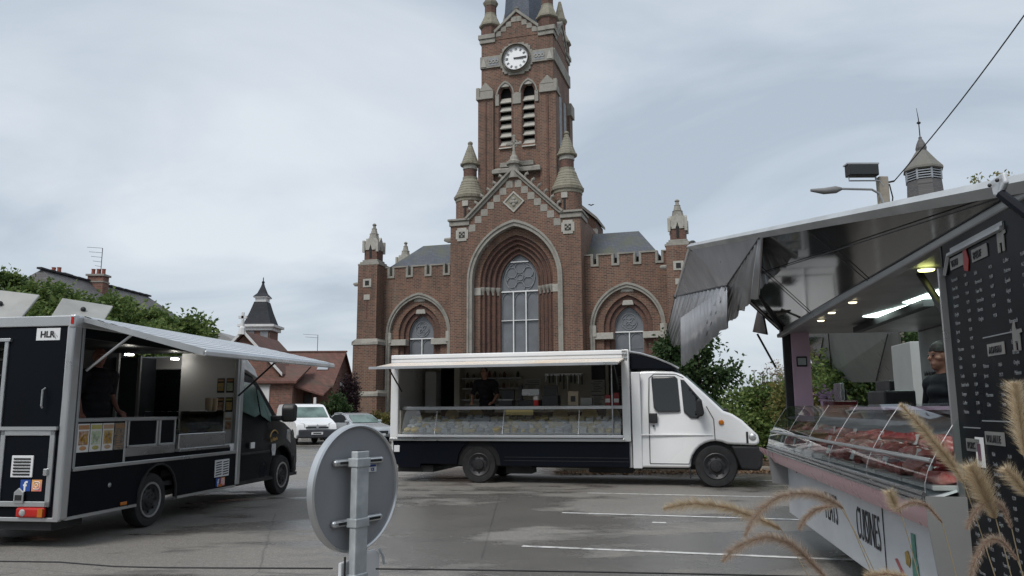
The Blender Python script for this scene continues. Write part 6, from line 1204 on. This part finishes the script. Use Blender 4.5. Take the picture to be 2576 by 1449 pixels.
LG1 = leafmat('lime_leaf', (.065, .12, .03), (.15, .23, .06), (.22, .28, .09)); LG2 = leafmat('dark_leaf', (.03, .06, .022), (.075, .12, .04)); LG3 = leafmat('elder_leaf', (.07, .13, .035), (.17, .26, .07), (.25, .31, .10)); LPU = leafmat('purple_leaf', (.022, .012, .016), (.05, .026, .032)); LY = leafmat('yellow_green_leaf', (.08, .12, .03), (.19, .23, .07), (.3, .22, .08))
def tree(label, c, rad, n_, m_, L_, wd, group=None, r0=.12, clumps=28, spread=.34, trunk=None):
    c = Vector(c); T_ = thing('tree', label, 'tree', (trunk or (c.x, c.y))[0:2] + (0,) if trunk else (c.x, c.y, 0), 0, group); o_ = Vector(T_.location)
    limbs(T_, (0, 0, 0), c - o_ + Vector((0, 0, -rad[2] * .35)), rad, r0); m = MB(); crown(m, c - o_, rad, n_, L_, wd, clumps, spread); m.build('crown', m_, T_); return T_
for lab, px, py, Y, rx, rz, n_ in (('leftmost green street tree behind the black truck hatches', 15, 800, 27, 1.45, 1.6, 5500), ('second street tree from left, behind the open roof hatch', 150, 812, 28, 1.7, 1.4, 6000), ('third street tree from left, in front of the brick chimney', 285, 828, 28.5, 1.55, 1.45, 6000), ('fourth street tree from left, below the slate roof', 395, 872, 29, 1.25, 1.25, 4800), ('rightmost street tree of the row behind the black truck', 490, 868, 30, 1.0, 1.25, 4500)):
    tree(lab, at(px, py, Y), (rx, rx * .9, rz), n_, LG1, .19, .065, 'street trees behind the black truck', clumps=34, spread=.3)
for k, (px, py, Y) in enumerate(((80, 850, 26.5), (215, 860, 27), (345, 880, 28))): tree(('left', 'middle', 'right')[k] + ' one of three lower trees filling in just above the black truck roof', at(px, py, Y), (1.4, 1.2, 1.0), 4200, LG1, .19, .065, 'lower trees behind the black truck')
tree('dark round tree behind the white truck cab', at(1738, 945, 22), (1.22, 1.2, 1.25), 8500, LG2, .13, .05, clumps=40, trunk=(5.85, 22.0))
def bush(label, c, rad, n_, m_, L_=.1, wd=.035, cat='shrub', clumps=24, nm='shrub', group=None):
    B_ = thing(nm, label, cat, (c[0], c[1], 0), 0, group); m = MB(); crown(m, (0, 0, c[2]), rad, n_, L_, wd, clumps, .42, -.1); m.build('foliage', m_, B_); m = MB()
    for k in range(7): a = k * .9; m.tube([(random.uniform(-.1, .1), random.uniform(-.1, .1), 0), (math.cos(a) * rad[0] * .3, math.sin(a) * rad[1] * .3, c[2] * .6), (math.cos(a) * rad[0] * .6, math.sin(a) * rad[1] * .6, c[2] + rad[2] * .4)], [.03, .02, .008], 5)
    s_ = m.build('stems', BARK, B_); s_['kind'] = 'stuff'; return B_
bush('big light green elder shrub in front of the white truck nose', (6.35, 20.6, 1.0), (1.0, .9, 1.0), 10000, LG3, .11, .038, clumps=36)
bush('green shrub between the elder and the butcher counter', (7.1, 20.4, .85), (.8, .8, .85), 5500, LG3, .11, .036)
for k, (px, py, Y, rx, rz) in enumerate(((2120, 985, 17.5, 1.3, .8), (2215, 950, 17, 1.2, 1.3), (2290, 940, 16, 1.2, 1.5), (2040, 1010, 18.5, 1.0, .7))):
    p = at(px, py, Y); bush(('low', 'tall', 'dark tall', 'far low')[k] + ' green shrub seen through the butcher truck', (p.x, p.y, p.z), (rx, rx, rz), 4200, (LG3, LG3, LG2, LY)[k], .12, .04, group='shrubs beyond the butcher truck')
p = at(845, 1025, 42); bush('round dark green shrub against the brick house', (p.x, 42, 1.3), (.75, .7, .85), 3500, LG2, .14, .05); p = at(878, 985, 43); bush('purple leaved shrub between brick house and church', (p.x, 43, 1.7), (.7, .7, 1.5), 4500, LPU, .14, .05); p = at(965, 1050, 44.5); bush('flowering yellow shrub at the foot of the church buttress', (p.x, 44.5, .8), (.8, .6, .75), 3000, LY, .12, .04); p = at(812, 1062, 41); bush('low green hedge beside the blue sign', (p.x, 41, .5), (.9, .5, .5), 2000, LG2, .12, .04)
# dry feathery grasses behind the elder
DRY = leafmat('dry_grass', (.22, .17, .10), (.40, .33, .22)); p = at(1968, 960, 23); RG = thing('dry_reed_clump', 'tall dry beige reed clump left of the butcher truck post', 'grass', (p.x, 23, 0)); m = MB(); m2 = MB()
for k in range(420):
    a, r = random.uniform(0, 6.28), abs(random.gauss(0, .22)); b = Vector((math.cos(a) * r, math.sin(a) * r, 0)); h = random.uniform(1.2, 2.9); e_ = b * 2.2 + Vector((random.gauss(0, .12), random.gauss(0, .12), h)); w_ = Vector((.008, .004, 0)); m.add([b - w_, b + w_, b.lerp(e_, .6) + Vector((0, 0, .1)) + w_, e_, b.lerp(e_, .6) + Vector((0, 0, .1)) - w_], [(0, 1, 2, 4), (4, 2, 3)])
    if k % 3 == 0:
        for q in range(16): leaf(m2, e_ + Vector((random.gauss(0, .04), random.gauss(0, .04), random.uniform(-.35, .05))), .06, .014)
m.build('blades', DRY, RG); m2.build('seed_heads', DRY, RG)
WS = thing('umbel_weed', 'dark umbel seed heads on thin stalks above the elder shrub', 'weed', (6.6, 20.2, 0))
for k in range(9):
    x, h = random.uniform(-.35, .45), random.uniform(2.0, 2.55); q = MB().tube([(x * .7, 0, .3), (x, .0, h)], .008, 4).build('stalk', BARK, WS); mb = MB()
    for j in range(8): a = j * .8; mb.tube([(x, 0, h), (x + .06 * math.cos(a), .06 * math.sin(a), h + .06)], .004, 3); mb.ball((x + .06 * math.cos(a), .06 * math.sin(a), h + .06), .016, 5, 4)
    mb.build('umbel', BARK, q)
# kerb, planting bed and fallen leaves behind the white truck
SOIL = stonemat('bare_soil', (.10, .068, .045), (.05, .035, .025), .5, 3); bed = MB(); bed.grid([[(x, y, .02 + .16 * (1 if 0 < j < 3 else 0) + random.uniform(0, .05)) for x in [1.2 + .35 * i for i in range(38)]] for j, y in enumerate((19.2, 19.6, 22, 26))]); bed = stru(bed.build('planting_bed', SOIL))
k_ = MB()
for i in range(13): MB().box(1.2 + i * 1.0, 2.18 + i * 1.0, 19.0, 19.15, 0, .12).build('kerb_stone', CONC, bed, bevel=.015)
m = MB(); 
for k in range(2600): x, y = random.uniform(1.0, 9.5), 18.3 + abs(random.gauss(0, .8)); leaf(m, Vector((x, y, (.24 if y > 19.15 else .015) + random.uniform(0, .03))), .09, .03, Vector((random.gauss(0, 1), random.gauss(0, 1), .15)).normalized())
m.build('fallen_leaves', leafmat('brown_litter', (.10, .05, .025), (.26, .14, .07), (.42, .30, .2)))['kind'] = 'stuff'; bpy.data.objects['fallen_leaves']['label'] = 'brown fallen leaves scattered along the kerb'
m = MB()
for k in range(16000): x = random.uniform(-75, 110); y = random.uniform(88, 96); leaf(m, Vector((x, y, random.uniform(0, 2.2 + 1.2 * math.sin(x * .13) + .8 * math.sin(x * .41)))), .6, .3)
o = m.build('far_hedge', LG2); o['kind'] = 'stuff'; o['label'] = 'far hedge and treeline closing off the square'
m = MB()  # trees behind the camera, added so glass and black panels mirror dark foliage
for k in range(14000): x = random.uniform(-40, 40); leaf(m, Vector((x, random.uniform(-22, -17), random.uniform(0, 7.5 + 1.6 * math.sin(x * .3) + .9 * math.sin(x * .9)))), .7, .32)
o = m.build('added_treeline', LG2); o['kind'] = 'stuff'; o['label'] = 'unseen row of trees behind the camera, added to darken reflections in the windows'
# ------------------------------------------------------------------ ornamental grass in the foreground
PB = leafmat('plume_bristle', (.30, .19, .14), (.50, .38, .28), (.68, .60, .48), .3); PBY = leafmat('plume_bristle_tan', (.44, .31, .17), (.64, .52, .34), (.74, .66, .50), .3); STM = leafmat('grass_stem', (.35, .28, .18), (.5, .42, .28)); PCORE = mat('plume_core', (.24, .13, .09), .8)
def smoothpts(c, n_=26):
    out = []; L_ = len(c)
    for i in range(n_):
        t = i / (n_ - 1) * (L_ - 1); k = min(int(t), L_ - 2); u = t - k; p0, p1, p2, p3 = c[max(k - 1, 0)], c[k], c[k + 1], c[min(k + 2, L_ - 1)]
        out.append(.5 * ((2 * p1) + (p2 - p0) * u + (2 * p0 - 5 * p1 + 4 * p2 - p3) * u * u + (3 * p1 - p0 - 3 * p2 + p3) * u ** 3))
    return out
GA = thing('ornamental_grass', 'fountain grass in the foreground with arching bristly plumes, left clump', 'ornamental grass', (.95, 1.75, 0)); GB = thing('ornamental_grass', 'fountain grass in the right foreground with upright pale plumes', 'ornamental grass', (1.22, 1.7, 0))
def plume(P, px, Y, r, m_, n_=1500, stem=None):
    n_ = int(n_ * 1.35)
    o_ = Vector(P.location); c = [at(x, y, Y) - o_ for x, y in px]; pts = smoothpts(c); m = MB(); L_ = len(pts)
    for k in range(n_):
        t = random.random() ** .9 * (L_ - 1.01); i = int(t); p = pts[i].lerp(pts[i + 1], t - i); tg = (pts[i] - pts[i + 1]).normalized(); f = t / (L_ - 1); env = min(1, f * 5 + .25) * min(1, (1 - f) * 3 + .35)
        o = tg.orthogonal().normalized(); o = Matrix.Rotation(random.uniform(0, 6.28), 3, tg) @ o; d = (tg * random.uniform(.5, 1.3) + o).normalized(); l = r * env * random.uniform(.5, 1.75); s_ = d.cross(Vector((0, 1, 0))).normalized() * .00031; m.add([p - s_, p + s_, p + d * l], [(0, 1, 2)])
    b = m.build('plume', m_, P); MB().tube(pts, [.0008 + .0009 * min(1, i / 6, (L_ - i) / 5) for i in range(L_)], 5).build('plume_core', PCORE, b)
    bs = Vector((random.uniform(-.05, .05), random.uniform(-.05, .05), .02)); dr = (pts[-1] - pts[-4]).normalized() * .12; st_ = [pts[-1] * (1 - u) ** 2 + (pts[-1] + dr + (bs - pts[-1]) * .25) * 2 * u * (1 - u) + bs * u * u for u in [i / 15 for i in range(16)]]; MB().tube(st_, .0011, 4).build('stem', STM, P)
plume(GA, [(1670, 1280), (1740, 1268), (1820, 1276), (1900, 1302), (1965, 1332)], 1.75, .019, PBY, 2300, [(2060, 1400)]); plume(GA, [(1874, 1348), (1908, 1290), (1965, 1250), (2030, 1242), (2085, 1258), (2122, 1280)], 1.7, .017, PB, 2600, [(2230, 1370)]); plume(GA, [(2010, 1332), (2032, 1298), (2065, 1278), (2112, 1272)], 1.8, .012, PB, 1300, [(2200, 1320), (2300, 1420)])
plume(GA, [(1818, 1412), (1860, 1375), (1930, 1352), (1990, 1370), (2040, 1415), (2085, 1462)], 1.65, .017, PB, 2600, [(2150, 1540)]); plume(GA, [(2238, 1238), (2250, 1268), (2266, 1290)], 1.8, .018, PBY, 900, [(2330, 1380)]); plume(GA, [(2254, 1284), (2290, 1266), (2330, 1272), (2370, 1315)], 1.75, .011, PB, 1100, [(2420, 1400)]); plume(GA, [(2180, 1452), (2230, 1444), (2290, 1455)], 1.6, .016, PBY, 800)
plume(GB, [(2266, 1018), (2310, 1066), (2355, 1120), (2392, 1165), (2425, 1215)], 1.75, .019, PBY, 2600, [(2470, 1330)]); plume(GB, [(2442, 1175), (2462, 1215), (2480, 1255), (2505, 1305)], 1.7, .030, PBY, 2200, [(2540, 1400)]); plume(GB, [(2552, 965), (2560, 1015), (2568, 1080), (2580, 1150)], 1.6, .024, PBY, 2200, [(2600, 1300)]); plume(GB, [(2530, 1180), (2560, 1215), (2590, 1250)], 1.6, .02, PBY, 1100, [(2620, 1350)])
plume(GB, [(2432, 1332), (2452, 1290), (2485, 1262), (2520, 1275), (2545, 1330)], 1.7, .013, PB, 1500, [(2570, 1420)]); plume(GB, [(2440, 1452), (2455, 1405), (2485, 1362), (2520, 1362), (2560, 1410)], 1.65, .013, PB, 1500, [(2600, 1500)])
for P, n_ in ((GA, 26), (GB, 34)):
    for k in range(n_):
        a = random.uniform(0, 6.28); l = random.uniform(.4, .8); d = Vector((math.cos(a), math.sin(a) * .5, 0)); pts = [d * .03, d * l * .3 + Vector((0, 0, l * .7)), d * l * .7 + Vector((0, 0, l * .95)), d * l * 1.05 + Vector((0, 0, l * .8))]; pts = smoothpts(pts, 8); w_ = Vector((.002, .001, 0)); b = MB(); b.grid([[p - w_ * (1 - i / 8), p + w_ * (1 - i / 8)] for i, p in enumerate(pts)]); b.build('blade', STM, P)
# weeds on top of the flap
for k, (px, py) in enumerate(((2460, 452), (2518, 440))):
    p = at(px, py, 5.2); W_ = thing('leaf_tuft', ('left' if k == 0 else 'right') + ' small leaf tuft poking above the raised flap rail', 'twig', (p.x, p.y, p.z)); m = MB()
    for q in range(34): leaf(m, Vector((random.gauss(0, .03), random.gauss(0, .03), random.gauss(0, .018))), .03, .008)
    m.build('leaves', LY, W_); MB().tube([(0, 0, 0), (.03, 0, -.12)], .003, 4).build('twig', BARK, W_)
